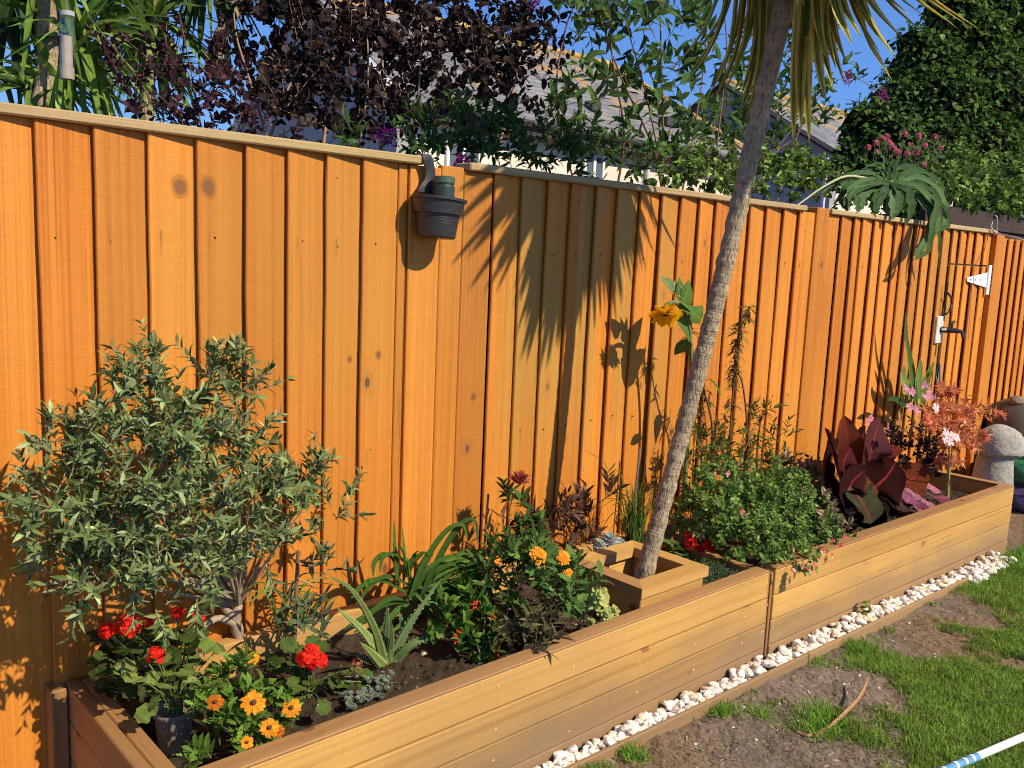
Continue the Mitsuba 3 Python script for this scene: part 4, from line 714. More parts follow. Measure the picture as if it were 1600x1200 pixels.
# --- tall reddish stems right of the palm: lily and loose flowering bush
li = thing("tall_lily_plant", "tall spindly stem of narrow reddish green leaves right of the palm trunk", "plant"); r = rng_for("lily")
for pts, n0 in [([(1142, 760, -.18), (1140, 690, -.18), (1146, 600, -.18), (1152, 530, -.19), (1172, 478, -.20)], 150), ([(1168, 770, -.2), (1168, 680, -.2), (1160, 600, -.2), (1146, 575, -.22)], 0), ([(1182, 760, -.22), (1184, 690, -.22), (1192, 640, -.22)], 40), ([(1108, 740, -.2), (1112, 660, -.2), (1085, 560, -.2), (1075, 500, -.2)], 50)]:
    q = spline(path(pts), 16); m = tube(q, np.linspace(.006, .003, 16), 5, (.13, .075, .035)); part(li, "stem", *m[:2], "plain", m[2])
    if n0:
        k = r.uniform(6, 15.9, n0).astype(int); k = np.clip(k, 0, 14); P = q[k] + (q[k + 1] - q[k]) * r.uniform(0, 1, (n0, 1)); D = rdir(r, n0) * A(1, 1, .4) + A(0, 0, -.05 if n0 > 100 else .3)
        ls = leaves(P, D, A(0, 0, 1) + .4 * rdir(r, n0), r.uniform(.035, .065, n0), .011, vary(r, [(.12, .12, .035), (.15, .07, .035), (.09, .12, .03)], n0), "lance", .3, .5); emit(li, ls, "leaf", 60)
lo, r = bush("abelia_shrub", "loose twiggy shrub of narrow green and bronze leaves between palm trunk and canna", "shrub", [(1100, 690, -.2, 34), (1120, 720, -.22, 36), (1160, 715, -.2, 34), (1200, 720, -.2, 30), (1215, 690, -.18, 22), (1180, 660, -.18, 14), (1090, 730, -.22, 30), (1140, 670, -.18, 16), (1220, 735, -.22, 24), (1192, 640, -.22, 12)], 13, .085, 9, .045, .013, [(.10, .14, .035), (.14, .10, .035), (.07, .11, .025)], "leaf", "lance", base=A(3.05, -.2, .28), stemcol=(.16, .09, .05))
dots(lo, r, [(1137, 715, -.26), (1150, 722, -.26), (1107, 740, -.28), (1122, 745, -.28), (1165, 735, -.28), (1170, 726, -.26)], 7, [(.65, .06, .08), (.75, .35, .35)], 4, w=.6, nrm=(0, -.5, -.8))

# --- cream margined fuchsia with red bells
vf, r = bush("variegated_fuchsia", "cream and pink edged leafy fuchsia with red bells between salvia and canna", "fuchsia", [(1230, 742, -.24, 24), (1255, 752, -.30, 28), (1275, 785, -.44, 28), (1240, 765, -.34, 22), (1295, 812, -.54, 22), (1305, 785, -.48, 18), (1210, 740, -.22, 16), (1322, 828, -.58, 14), (1270, 740, -.34, 18)], 17, .06, 9, .045, .026, [(.16, .17, .07), (.30, .13, .10), (.12, .15, .05)], "cream_leaf", "oval", base=A(3.6, -.3, .28), stemcol=(.25, .06, .05))
dots(vf, r, [(1208, 735, -.26), (1195, 715, -.26), (1216, 724, -.26), (1290, 760, -.42), (1276, 850, -.55), (1303, 842, -.62), (1295, 800, -.5), (1205, 728, -.26), (1212, 742, -.26), (1318, 808, -.5)], 8, [(.70, .02, .03), (.75, .08, .06)], 4, w=.5, nrm=(0, -.4, -.9))

# --- canna
ca = thing("canna_plant", "dark purple broad leaved canna with red midribs in the far bed", "canna"); r = rng_for("canna"); cy_ = -.36
CA = [(.040, .011, .012), (.070, .016, .015), (.028, .009, .010), (.095, .030, .034)]
def canna_leaf(pix, dy, w, col, nrm, bend=0):
    p = [A(*Y(u, v, cy_ + d)) for (u, v), d in zip(pix, dy)]; n = 14; q = spline(p, n); t = unit(np.gradient(q, axis=0)); s = np.linspace(0, 1, n); wd = 1.5 * w * np.sin(np.pi * np.clip(s, 0, 1) ** .85) ** .6; wd[0] = .008; wd[-1] = .001
    x = unit(np.cross(t, A(*nrm))); nn = np.cross(x, t); row = []
    for k, c in enumerate((-1, -.55, 0, .55, 1)): row.append(q + x * (wd * c / 2)[:, None] + nn * (wd * (.16 * abs(c) ** 1.5) + .11 * wd * np.sin(s * 11 + c * 2 + dy[1] * 90) * abs(c))[:, None])
    V = np.stack(row, 1).reshape(-1, 3); i, j = np.meshgrid(np.arange(n - 1), np.arange(4), indexing="ij"); a = i * 5 + j
    F = np.concatenate([np.stack([a, a + 1, a + 6], -1).reshape(-1, 3), np.stack([a, a + 6, a + 5], -1).reshape(-1, 3)]); uv = np.empty((len(V), 2)); uv[:, 0] = np.tile((-1, -.55, 0, .55, 1), n); uv[:, 1] = pack(col); part(ca, "leaf", V, F, "canna_leaf", uv, True)
for pix, dy, w, c, nr in [
    ([(1345, 800), (1352, 745), (1362, 700), (1374, 655)], (0, -.03, -.06, -.02), .155, CA[3], (-.3, -1, .1)),
    ([(1335, 790), (1330, 730), (1325, 690), (1318, 648)], (0, 0, .02, .05), .10, (.16, .04, .02), (-.8, -.7, .1)),
    ([(1330, 800), (1310, 745), (1298, 700), (1288, 668)], (0, -.02, -.02, .02), .13, CA[0], (.6, -.9, .1)),
    ([(1325, 800), (1295, 770), (1285, 725), (1300, 672)], (0, -.06, -.08, -.03), .12, CA[2], (.4, -1, .3)),
    ([(1345, 805), (1322, 760), (1318, 725), (1330, 700)], (0, -.10, -.13, -.11), .11, CA[1], (-.2, -1, .4)),
    ([(1350, 790), (1362, 735), (1380, 712), (1408, 700)], (0, -.02, -.04, -.08), .09, (.13, .03, .02), (.1, -.6, .9)),
    ([(1345, 800), (1375, 775), (1415, 755), (1452, 730)], (0, -.08, -.12, -.16), .15, (.15, .035, .018), (-.1, -.8, .6)),
    ([(1340, 810), (1360, 770), (1385, 745), (1400, 722)], (0, -.12, -.16, -.16), .17, CA[2], (-.1, -.9, .5)),
    ([(1338, 812), (1320, 790), (1330, 755), (1352, 735)], (0, -.14, -.18, -.18), .13, CA[0], (0, -1, .4)),
    ([(1330, 815), (1335, 780), (1350, 765), (1368, 760)], (0, -.12, -.18, -.2), .10, (.14, .05, .02), (0, -.8, .7)),
    ([(1325, 770), (1340, 775), (1355, 800), (1362, 818)], (-.14, -.20, -.23, -.25), .13, (.055, .06, .03), (-.2, -.9, .5)),
    ([(1380, 780), (1392, 782), (1405, 790), (1420, 796)], (-.12, -.18, -.22, -.24), .09, (.06, .035, .035), (0, -.6, .9)),
    ([(1365, 795), (1375, 790), (1385, 800), (1388, 818)], (-.12, -.16, -.2, -.22), .12, (.03, .03, .022), (.2, -.9, .4)),
    ([(1355, 800), (1372, 740), (1376, 700), (1382, 690)], (.02, .03, .05, .06), .11, CA[1], (-.2, -1, .1)),
    ([(1320, 800), (1292, 760), (1284, 740), (1282, 720)], (.02, .04, .06, .08), .09, CA[0], (.3, -1, .1)),
    ([(1342, 800), (1338, 735), (1345, 690), (1352, 672)], (.04, .06, .08, .10), .12, CA[2], (-.1, -1, .1))]: canna_leaf(pix, dy, w, c, nr)
m = cat(*[tube(spline([A(*Y(1340 + q * 8, 840, cy_ - .1)), A(*Y(1342 + q * 6, 790, cy_ - .03)), A(*Y(1345 + q * 5, 720, cy_))], 8), np.linspace(.014, .006, 8), 7, (.12, .02, .025)) for q in (-1, 0, 1)]); part(ca, "stems", *m[:2], "gloss", m[2], True)

# --- purple heuchera, near black shrub, pink flowers, fan of broad green leaves
he = thing("heuchera_plant", "low pink purple lobed heuchera leaves right of the canna", "heuchera"); r = rng_for("he"); hb = Z(1435, 795, .27)
for (u, v, y) in [(1428, 768, -.56), (1445, 764, -.54), (1460, 772, -.56), (1470, 778, -.58), (1438, 782, -.6), (1415, 765, -.54), (1450, 782, -.60), (1408, 772, -.54), (1432, 758, -.5), (1440, 790, -.62), (1455, 760, -.5), (1422, 775, -.58)]:
    p = A(*Y(u, v, y)); d = p - hb + .02 * rdir(r, 1)[0]; V, F, uv = flat(leaves(p - unit(d) * .03, d * A(1, 1, .3), A(0, -.5, 1), .085, .088, vary(r, [(.30, .10, .17), (.20, .06, .11), (.36, .16, .22)], 1)[0], "ger", .4, .3)); part(he, "leaf", V, F, "leaf", uv)
dk, r = bush("dark_heuchera", "near black small leaved shrub between canna and little maple", "shrub", [(1405, 690, -.2, 20), (1425, 695, -.24, 24), (1450, 700, -.28, 24), (1440, 720, -.32, 22), (1465, 710, -.3, 20), (1415, 710, -.26, 18), (1470, 730, -.36, 16), (1400, 675, -.18, 12), (1455, 735, -.38, 16)], 11, .07, 8, .045, .03, [(.022, .018, .02), (.04, .028, .03), (.015, .018, .015)], "gloss_leaf", "jag", 120, base=A(4.6, -.28, .28), stemcol=(.04, .02, .02))
pk, r = bush("anemone_plant", "pink flowers on thin dark stems against the fence before the gate", "flowering plant", [(1420, 645, -.14, 20), (1440, 660, -.16, 20), (1430, 680, -.18, 18), (1410, 630, -.14, 12), (1455, 650, -.18, 12)], 8, .07, 6, .04, .015, [(.06, .08, .03), (.08, .06, .04)], "leaf", "lance", 60, base=A(4.65, -.15, .28), stemcol=(.08, .05, .04))
dots(pk, r, [(1444, 602, -.2), (1424, 612, -.2), (1446, 620, -.22), (1457, 620, -.22), (1421, 636, -.2), (1388, 670, -.14), (1359, 655, -.12), (1355, 660, -.12), (1415, 608, -.16), (1450, 612, -.22), (1461, 638, -.26), (1430, 640, -.2)], 7.5, [(.62, .25, .38), (.70, .38, .46)], 7, w=.55)
ir = thing("broad_leaved_iris", "upright fan of broad ribbed green leaves against the fence left of the gate", "plant"); r = rng_for("iris"); iy = -.12
for pts, w, c in [([(1432, 640), (1425, 580), (1415, 530), (1415, 487)], .045, (.09, .17, .05)), ([(1425, 625), (1412, 600), (1408, 585), (1412, 572)], .075, (.22, .30, .10)), ([(1433, 625), (1432, 595), (1434, 575), (1436, 563)], .085, (.20, .29, .09)), ([(1438, 630), (1442, 600), (1450, 580), (1460, 565)], .05, (.14, .22, .06)), ([(1432, 640), (1424, 600), (1420, 570), (1417, 545)], .05, (.10, .18, .05)), ([(1428, 640), (1410, 630), (1395, 622), (1386, 625)], .04, (.05, .10, .03)), ([(1440, 640), (1448, 600), (1452, 590), (1456, 578)], .04, (.12, .2, .05))]:
    V, F, uv = strap([A(*Y(u, v, iy - .02 * k)) for k, (u, v) in enumerate(pts)], w, .35, (-.2, -1, .1), c, 14, "strap"); part(ir, "leaf", V, F, "leaf", uv, True)
tw_ = thing("blue_twine", "bit of blue twine tied on the fence under the tap", "twine"); q = Y(1466, 590, -.06); r = rng_for("twine")
m = cat(*[tube(spline([q + A(0, 0, .09), q + .02 * rdir(r, 1)[0], q + A(.03 * k, -.01, -.04)], 7), .005, 5, (.03, .16, .26)) for k in (-1, 0, 1)], tube([Y(1474, 480, -.03), Y(1466, 560, -.05), Y(1462, 650, -.05)], .004, 5, (.05, .05, .05))); part(tw_, "strands", *m[:2], "plain", m[2])

# --- small maple
ma = thing("maple_tree", "little maple with orange pink star leaves at the far end of the bed", "maple"); r = rng_for("maple"); MB = ground_at(1480, 784); my = MB[1]
st = spline([MB - A(0, 0, .02), Y(1481, 760, my), Y(1483, 725, my), Y(1484, 690, my + .02)], 10); cl = [K(*c) for c in [(1480, 640, my + .05, 18), (1500, 650, my + .02, 22), (1470, 660, my, 20), (1490, 670, my - .03, 24), (1515, 670, my, 18), (1460, 680, my, 16), (1500, 690, my - .04, 22), (1480, 700, my - .05, 18), (1515, 705, my - .03, 14), (1535, 655, my + .03, 10), (1465, 620, my + .05, 9), (1525, 690, my, 12), (1492, 615, my + .05, 9), (1550, 640, my + .03, 5), (1475, 720, my - .05, 9), (1500, 720, my - .05, 9), (1520, 640, my, 14), (1450, 655, my, 12), (1485, 600, my + .05, 8)]]
m = cat(tube(st, np.linspace(.010, .007, 10), 7, (.32, .27, .08)), wood_limbs(r, MB, st[-1], cl, .0045, .0015, (.30, .14, .07), 5)); part(ma, "trunk", *m[:2], "plain", m[2], True)
tw = shrub(r, cl, 13, .07, .2); m = twig_mesh(tw, .0013, (.30, .12, .07)); stuff(part(ma, "twigs", *m[:2], "plain", m[2])); emit(ma, on_twigs(r, tw, 7, .058, .056, [(.60, .19, .11), (.60, .26, .12), (.48, .12, .08), (.62, .36, .14)], "maple", .9, .25, .35), "leaf", 300)
bg = thing("pink_white_flowers", "small pale pink and white flower cluster in front of the maple leaves", "flowers"); r = rng_for("bg")
for (u, v) in [(1478, 676), (1488, 682), (1484, 690), (1495, 684), (1476, 686), (1462, 638)]:
    c = A(*Y(u, v, my - .12)); m = flat(blossom(r, c, (-.2, -1, .4), .026, 5, [(.75, .55, .62), (.82, .75, .76)], "obov", .8, .2)); part(bg, "flower", *m[:2], "petal", m[2])
m = tube(spline([Y(1484, 690, my - .12), Y(1482, 740, my - .08), MB + A(.02, -.02, 0)], 8), .003, 5, (.12, .16, .05)); part(bg, "stalk", *m[:2], "plain", m[2])
# --- faded growth and weeds at the bed foot
wd = thing("weed_seedling", "small yellow green weed growing among the white pebbles", "weed"); r = rng_for("weed"); b = Z(1353, 968, .02); n = 26
emit(wd, leaves(b + A(0, 0, .01) + r.uniform(0, 1, (n, 1)) * A(0, 0, .06) + .01 * rdir(r, n), rdir(r, n) * A(1, 1, .6) + A(0, 0, .35), A(0, -.2, 1) + .3 * rdir(r, n), r.uniform(.02, .035, n), .014, vary(r, [(.20, .26, .05), (.14, .2, .04)], n), "oval"), "leaf", 30)

# ------------------------------------------------------------------ hanging pot on the fence
hpx = thing("hanging_pot", "dark grey plastic pot hooked over the fence top", "pot"); c = A(*Y(684, 372, -.092)); H = Y(690, 312, -.095)[2] - c[2]; tl = lambda V: rot(V, (0, 1, 0), .07, c + A(0, 0, H))
prof = [(0, 0.004), (.058, 0), (.062, .004), (.070, H * .62), (.0785, H * .62), (.083, H - .006), (.090, H - .004), (.090, H + .004), (.080, H + .004), (.074, H * .7), (.0, H * .7)]
m = lathe(prof, 48, c, (.06, .06, .062)); part(hpx, "body", tl(m[0]), m[1], "pot_plastic", m[2])
for k in range(3): m = lathe([(.0680 - .0009 * k, H * .5 - .009 * k), (.0692 - .0009 * k, H * .5 - .009 * k + .002), (.0680 - .0009 * k, H * .5 - .009 * k + .004)], 48, c, (.06, .06, .062)); part(hpx, "band", tl(m[0]), m[1], "pot_plastic", m[2])
yS = -.056
w_ = spline([*[A(*Y(u, v, yS)) for u, v in ((653, 299), (656, 292), (664, 280), (666, 266), (662, 251))], A(*Y(662, 248, yS))], 20); w2 = spline([*[A(*Y(u, v, yS)) for u, v in ((690, 306), (684, 298), (682, 285), (680, 266), (677, 250))], A(*Y(676, 248, yS))], 20)
def over(p): x = p[-1][0]; return np.vstack([p, A((x, yS + .01, TOP + .006), (x, -.02, TOP + .010), (x, .02, TOP + .010), (x, .040, TOP + .004), (x, .044, TOP - .02), (x, .044, TOP - .06))])
w_, w2 = over(w_), over(w2)
m = np.stack([w_, (w_ + w2) / 2 + A(0, -.006, 0), w2], 1).reshape(-1, 3); i = np.arange(25) * 3; F = np.vstack([np.stack([i, i + 1, i + 4], 1), np.stack([i, i + 4, i + 3], 1), np.stack([i + 1, i + 2, i + 5], 1), np.stack([i + 1, i + 5, i + 4], 1)])
back = m + A(0, .006, 0.0); m2 = np.vstack([m, back]); F2 = np.vstack([F, F[:, ::-1] + len(m)]); ed_ = np.concatenate([np.arange(26) * 3, (np.arange(26) * 3 + 2)[::-1]]); nx_ = np.roll(ed_, -1); F2 = np.vstack([F2, np.stack([ed_, nx_, nx_ + len(m)], 1), np.stack([ed_, nx_ + len(m), ed_ + len(m)], 1)])
part(hpx, "hook_strap", m2, F2, "pot_plastic", flatuv(len(m2), (.06, .06, .062)))
jr = thing("green_jar", "dark green glassy jar standing in the hanging pot", "jar"); a = c + A(.012, -.01, H * .7); m = lathe([(0, 0), (.032, 0), (.034, .01), (.034, .075), (.030, .082), (.031, .084), (.031, .105), (.028, .108), (0, .108)], 24, a, (.025, .045, .03)); part(jr, "body", *m[:2], "gloss", m[2])
m = lathe([(0.031, .088), (.0335, .088), (.0335, .106), (0, .1085)], 24, a, (.06, .10, .065)); part(jr, "lid", *m[:2], "gloss", m[2])

# ------------------------------------------------------------------ mushroom shaped stone, dark dome, sacks
mu = thing("staddle_stone", "pale grey mushroom shaped garden stone beyond the far end of the bed", "garden stone"); c = A(*Y(1548, 768, -.42)); px_ = depth(c) / FPX
prof = [(0, -.25), (30, -.25), (30, 10), (28, 30), (26, 50), (25.5, 60), (33, 60.5), (37, 64), (37, 70), (34, 83), (28, 94), (18, 101), (8, 104), (0, 104.5)]
V, F, uv = lathe([(a * px_, b * px_ if b > 0 else -c[2] - .02) for a, b in prof], 40, c); s = trimesh.Trimesh(V, F, process=False); V = V * 1.0; q = V - c; q *= (1 + .10 * (meshkit.fbm(q * 9, 3, 4) - .5))[:, None]; V = c + q; uv = np.stack([np.arctan2(q[:, 1], q[:, 0]) * .12, q[:, 2]], 1); V[:, 0] += .035 * np.clip((q[:, 2] / px_ - 56) / 6, 0, 1); part(mu, "body", V, F, "stone", uv, True)
dm = thing("dark_dome", "dark brown rounded dome with a small knob behind the grey mushroom stone", "dome"); c = A(*Y(1588, 690, -.22)); px_ = depth(c) / FPX
V, F, uv = lathe([(0, -80), (46, -80), (48, -30), (50, 0), (49, 25), (46, 42), (38, 56), (24, 64), (8, 67), (0, 67)], 40, A(0, 0, 0), (.075, .055, .042)); q = V * px_; q[:, 2] = np.where(V[:, 2] <= -80, -c[2] + .0, q[:, 2]); q[:, :2] *= (1 + .08 * (meshkit.fbm(q * 6, 3, 9) - .5))[:, None]; part(dm, "body", q + c, F, "plain", uv, True)
m = ball(c + A(-.10, 0, 67 * px_), .05, 2, (1, 1, .7), .3, 3, (.17, .13, .10)); part(dm, "knob", *m[:2], "plain", m[2], True)
def sack(name, label, cen, sx_, sy_, h, col, seed):
    t = thing(name, label, "sack"); V, F, uv = ball((0, 0, 0), 1, 4, (1, 1, 1), .18, seed, col, 2.2); V = np.sign(V) * np.abs(V) ** .7; V = V * A(sx_, sy_, h / 2) * (1 + .10 * (meshkit.fbm(V * 4, 3, seed) - .5))[:, None] + A(*cen) + A(0, 0, h / 2 - .02); part(t, "bag", V, F, "gloss", uv, True); return t, V
sk, V = sack("compost_sack", "green plastic compost sack lying behind the grey mushroom stone", (6.45, -.42, .16), .30, .20, .26, (.03, .15, .075), 3)
m = box(6.2, 6.75, -.60, -.3, .385, .412, .012, (.30, .42, .03)); part(sk, "lime_band", *m[:2], "gloss", m[2])
sack("purple_sack", "dark purple plastic sack under the green sack at the right edge", (6.42, -.44, .0), .33, .22, .20, (.05, .035, .10), 5)
sk2, V = sack("blue_sack", "violet blue printed plastic sack in the bottom left corner", tuple(A(*Z(-18, 1215, 0.02)) + A(0, .05, 0)), .19, .10, .30, (.09, .05, .34), 8); cc = V.mean(0)
for k in range(5): m = tube(spline([cc + A(.16 * np.cos(t + k * .3), -.104 - .004 * k, .10 * np.sin(t + k * .4)) for t in np.linspace(-.3, 1.6, 5)], 12), .003, 4, (.65, .62, .75) if k % 2 else (.6, .5, .1)); part(sk2, "printed_stripe", *m[:2], "plain", m[2])

# ------------------------------------------------------------------ lawn
struct_g = thing("lawn_grass", "patchy green lawn grass with bare soil along the edging board", "grass"); labels[struct_g] = {"label": "patchy green lawn grass with bare earth along the edging board", "category": "grass", "kind": "stuff"}
r = rng_for("lawn")
def zpt(u, v): return Z(u, v, 0)[:2]
bare = [(1105, 1125, 165, 62), (1010, 1180, 90, 40), (1230, 1060, 95, 55), (1440, 1003, 92, 24), (1400, 960, 70, 22), (1500, 945, 40, 18), (1280, 1010, 40, 22), (1590, 1040, 25, 8), (1330, 1080, 60, 30), (1520, 970, 60, 12), (1230, 1180, 110, 40), (1100, 1190, 120, 30)]
def density(P):
    d = np.stack([P[:, 0], P[:, 1], 0 * P[:, 0]], 1) - EYE; z = d @ _f; u = 800 + FPX * (d @ _r) / z; v = 600 - FPX * (d @ _u) / z
    return u, v
BW = [(*zpt(a, b), .5 * (np.linalg.norm(zpt(a + c, b) - zpt(a, b)) + np.linalg.norm(zpt(a - c, b) - zpt(a, b))), *(zpt(a + c, b) - zpt(a, b)), max(.05, np.linalg.norm(zpt(a, b + d) - zpt(a, b)))) for a, b, c, d in bare]
def bareness(P):
    w = np.zeros(len(P)); nz = meshkit.fbm(np.stack([P[:, 0] * 9, P[:, 1] * 9, 0 * P[:, 0]], 1), 3, 31)
    for x, y, L, ax, ay, D in BW:
        e = A(ax, ay) / np.hypot(ax, ay); q = P - A(x, y); s = q @ e / L; t = (q @ A(-e[1], e[0])) / D; w = np.maximum(w, np.clip(1.55 - np.sqrt(s * s + t * t) * (.6 + .8 * nz), 0, 1) / .85)
    return np.clip(w, 0, 1)
def blades(P, L, W, cols):
    n = len(P); a = r.uniform(0, 6.3, n); ln = r.uniform(.1, .9, n); d = np.stack([np.cos(a) * ln, np.sin(a) * ln, np.ones(n)], 1); d /= np.linalg.norm(d, axis=1, keepdims=True)
    ph = r.uniform(0, 6.3, n); x = np.stack([np.cos(ph), np.sin(ph), 0 * ph], 1); b = np.stack([P[:, 0], P[:, 1], gz(P[:, 0], P[:, 1]) - .004], 1); L, W = L[:, None], W[:, None]
    m = b + d * L * .55; t = b + d * L * .9 + np.stack([np.cos(a) * ln, np.sin(a) * ln, -.15 + 0 * a], 1) * L * .32
    V = np.stack([b - x * W / 2, b + x * W / 2, m - x * W * .4, m + x * W * .4, t], 1); F = np.array([(0, 1, 3), (0, 3, 2), (2, 3, 4)]); uv = np.empty((n, 5, 2)); uv[..., 0] = A(-1, 1, -.8, .8, .7); uv[..., 1] = pack(cols)[:, None]; return V, F, uv
n = 800000; P = np.stack([r.uniform(1.2, 7.9, n), r.uniform(-2.6, -.72, n)], 1); edge = np.where(P[:, 0] < 4.52, ey(P[:, 0]) - .004, -.84)
u, v = density(P); cl_ = meshkit.fbm(np.stack([P[:, 0] * 7, P[:, 1] * 7, 0 * P[:, 0]], 1), 3, 21); cl2 = meshkit.fbm(np.stack([P[:, 0] * 20, P[:, 1] * 20, 0 * P[:, 0]], 1), 2, 22); w = bareness(P)
keep = (P[:, 1] < edge) & (r.uniform(0, 1, n) < np.where(w > .02, np.clip(1.15 * (1 - w) + (cl_ - .5) * 1.3 + (cl2 - .5) * .9 - .12, 0, 1) ** 1.4 * (w < .999) + .9 * np.clip((cl_ - .62) * 9, 0, 1) * np.clip((cl2 - .42) * 6, 0, 1) * (w < .999) + .004, 1)) & ((u < 1720) & (v < 1330) & (u > 700) | (r.uniform(0, 1, n) < .16))
far = P[:, 0] > 4.3; keep &= ~(far & (r.uniform(0, 1, n) < .25)); out_ = ((u > 1720) | (v > 1330) | (u < 700))[keep]; P = P[keep]; w, cl_ = w[keep], cl_[keep]; n = len(P)
L = r.uniform(.018, .046, n) * (1 - .35 * w) * (.75 + .6 * cl_); cg = vary(r, [(.15, .30, .034), (.22, .40, .06), (.11, .23, .026), (.33, .38, .11)], n, .22)
dead = r.uniform(0, 1, n) < .05 + .3 * w; cg[dead] = vary(r, [(.30, .23, .10), (.22, .15, .07)], int(dead.sum()), .2)
V, F, uv = flat(blades(P, L, r.uniform(.0022, .0042, n) * np.where(out_, 2.6, 1), cg)); put(struct_g, V, F, "leaf", uv)
# taller tufts where the photo has them
for k, (u, v, m, L0, sp) in enumerate([(1125, 1112, 240, .045, .035), (1290, 1128, 420, .06, .045), (1190, 1118, 130, .04, .03), (990, 1185, 170, .045, .025), (1560, 860, 500, .085, .10), (1590, 885, 500, .09, .10), (1275, 1032, 150, .035, .035), (1275, 1145, 200, .05, .04), (1580, 870, 200, .08, .06), (1480, 900, 200, .06, .06), (1350, 1020, 300, .05, .045)]):
    c = zpt(u, v); P = c + r.normal(0, sp, (m, 2)); P = P[(P[:, 1] < np.where(P[:, 0] < 4.52, ey(P[:, 0]) - .003, -.80))]; m = len(P)
    if m < 20: continue
    t = thing("grass_tuft", ["small grass tuft on the bare earth below the bed joint", "thick grass tuft beside the curled dry leaf", "thin grass tuft on the bare earth left of the dry leaf", "short grass tuft at the bottom edge by the edging board", "long grass growing against the bed's far corner", "long bright grass at the right edge near the bed's far corner", "sparse grass tuft just below the edging board", "grass tuft lapping the lower end of the dry leaf", "long grass in the shade behind the bed's far corner", "grass tuft at the far end of the edging board", "spreading grass tuft above the dry leaf"][k], "grass"); labels[t]["kind"] = "stuff"
    V, F, uv = flat(blades(P, r.uniform(.6, 1.25, m) * L0, r.uniform(.0025, .0045, m), vary(r, [(.15, .30, .034), (.22, .40, .06), (.11, .23, .028)], m, .22))); put(t, V, F, "leaf", uv)
r = rng_for('straw'); k = 2600; P = np.stack([r.uniform(1.9, 5.4, k), r.uniform(-1.7, -.80, k)], 1); P = P[(P[:, 1] < np.where(P[:, 0] < 4.52, ey(P[:, 0]) - .02, -.84)) & (bareness(P) > .15)]; k = len(P); a = r.uniform(0, 6.3, k)
m = flat(leaves(np.stack([P[:, 0], P[:, 1], gz(P[:, 0], P[:, 1]) + .004], 1), np.stack([np.cos(a), np.sin(a), r.uniform(-.02, .12, k)], 1), A(0, 0, 1) + .3 * rdir(r, k), r.uniform(.012, .045, k), r.uniform(.0018, .0045, k), vary(r, [(.40, .31, .17), (.25, .17, .09), (.16, .19, .05)], k), 'lance', .2, .2)); stuff(part('ground', 'dead_grass', *m[:2], 'leaf', m[2]), 'dead grass and straw lying on the bare earth')
# small stones and clods on the bare earth
o = []
for i in range(420):
    u, v = r.uniform(960, 1480), r.uniform(960, 1190); x, y = zpt(u, v)
    if y > ey(x) - .012 or bareness(np.array([[x, y]]))[0] < .3: continue
    s = r.uniform(.002, .006); white = r.random() < .16; o.append(ball((x, y, gz(np.array(x), np.array(y)) + s * .2), s * (1.2 if white else 1), 1, (1, .8, .65), .3, i, (.62, .58, .5) if white else A(.10, .075, .055) * r.uniform(.6, 1.3)))
m = cat(*o); stuff(part("ground", "soil_grit", *m[:2], "plain", m[2]), "small stones and clods on the bare earth")
dl = thing("dry_leaf", "long curled tan dry palm leaf lying on the lawn edge", "dry leaf"); g0 = lambda u, v, h=0.0: A(*Z(u, v, h))
q = [g0(1245, 1142, .010), g0(1265, 1150, .012), g0(1292, 1140, .014), g0(1308, 1126, .028), g0(1335, 1100, .045), g0(1349, 1080, .055), g0(1356, 1062, .07), g0(1358, 1056, .075)]
V, F, uv = strap(q, .013, .9, (-.3, -.5, 1), (.46, .28, .14), 40, "strap"); part(dl, "blade", V, F, "leaf", uv, True)
hs = thing("garden_pole", "white and blue pole lying on the grass in the bottom right corner", "pole"); a, b = g0(1462, 1210, .035), g0(1660, 1125, .035); mid = a + (b - a) * .30
m = tube([a + (a - b) * .4, mid], .013, 10, (.10, .28, .48)); part(hs, "blue_sleeve", *m[:2], "gloss", m[2], True); m = tube([mid, b], .012, 10, (.70, .72, .72)); part(hs, "shaft", *m[:2], "gloss", m[2], True)
m = cat(*[tube([mid + (a - mid) * k + A(0, 0, .002), mid + (a - mid) * (k + .06) + A(0, 0, .002)], .0128, 10, (.66, .72, .76)) for k in (.12, .3, .52, .8)]); stuff(part(hs, "white_scuff", *m[:2], "gloss", m[2], True))

# ------------------------------------------------------------------ houses behind
WALL = 8.0
ho = thing("white_house", "white rendered bungalow with grey slate roof behind the fence", "house"); ez = 3.64; x0, x1 = Y(645, 150, WALL)[0], 15.45; run, rise = 2.5, 1.72; hip = 1.3; ov = .28
def quadm(*q): V = np.array(q, float); return V, np.array([(0, 1, 2), (0, 2, 3)]), np.zeros((4, 2))
def slab(q, th, bs, parent, name, uvs):
    V = np.array(q, float); n_ = unit(np.cross(V[1] - V[0], V[2] - V[0])); n_ = n_ if n_[2] > 0 else -n_; V2 = np.vstack([V, V - n_ * th]); k = len(V); F = [(0, i, i + 1) for i in range(1, k - 1)] + [(k, k + i + 1, k + i) for i in range(1, k - 1)]
    for i in range(k): j = (i + 1) % k; F += [(i, k + i, k + j), (i, k + j, j)]
    return part(parent, name, V2, np.array(F), bs, np.vstack([uvs, uvs]))
SL = math.hypot(run + ov, rise + ov * rise / run); yb = WALL + run
E_ = ez - ov * rise / run + .0
rf = slab([(x0 - .2, WALL - ov, E_), (x1 + ov, WALL - ov, E_), (x1 - hip, yb, ez + rise), (x0 - .2, yb, ez + rise)], .05, "slate", ho, "roof", np.array([(x0, 0), (x1, 0), (x1 - hip, SL), (x0, SL)]))
slab([(x1 + ov, WALL - ov, E_), (x1 + ov, yb + run, E_), (x1 - hip, yb, ez + rise)], .05, "slate", ho, "hip_roof", np.array([(0, 0), (run * 2, 0), (run, SL)]))
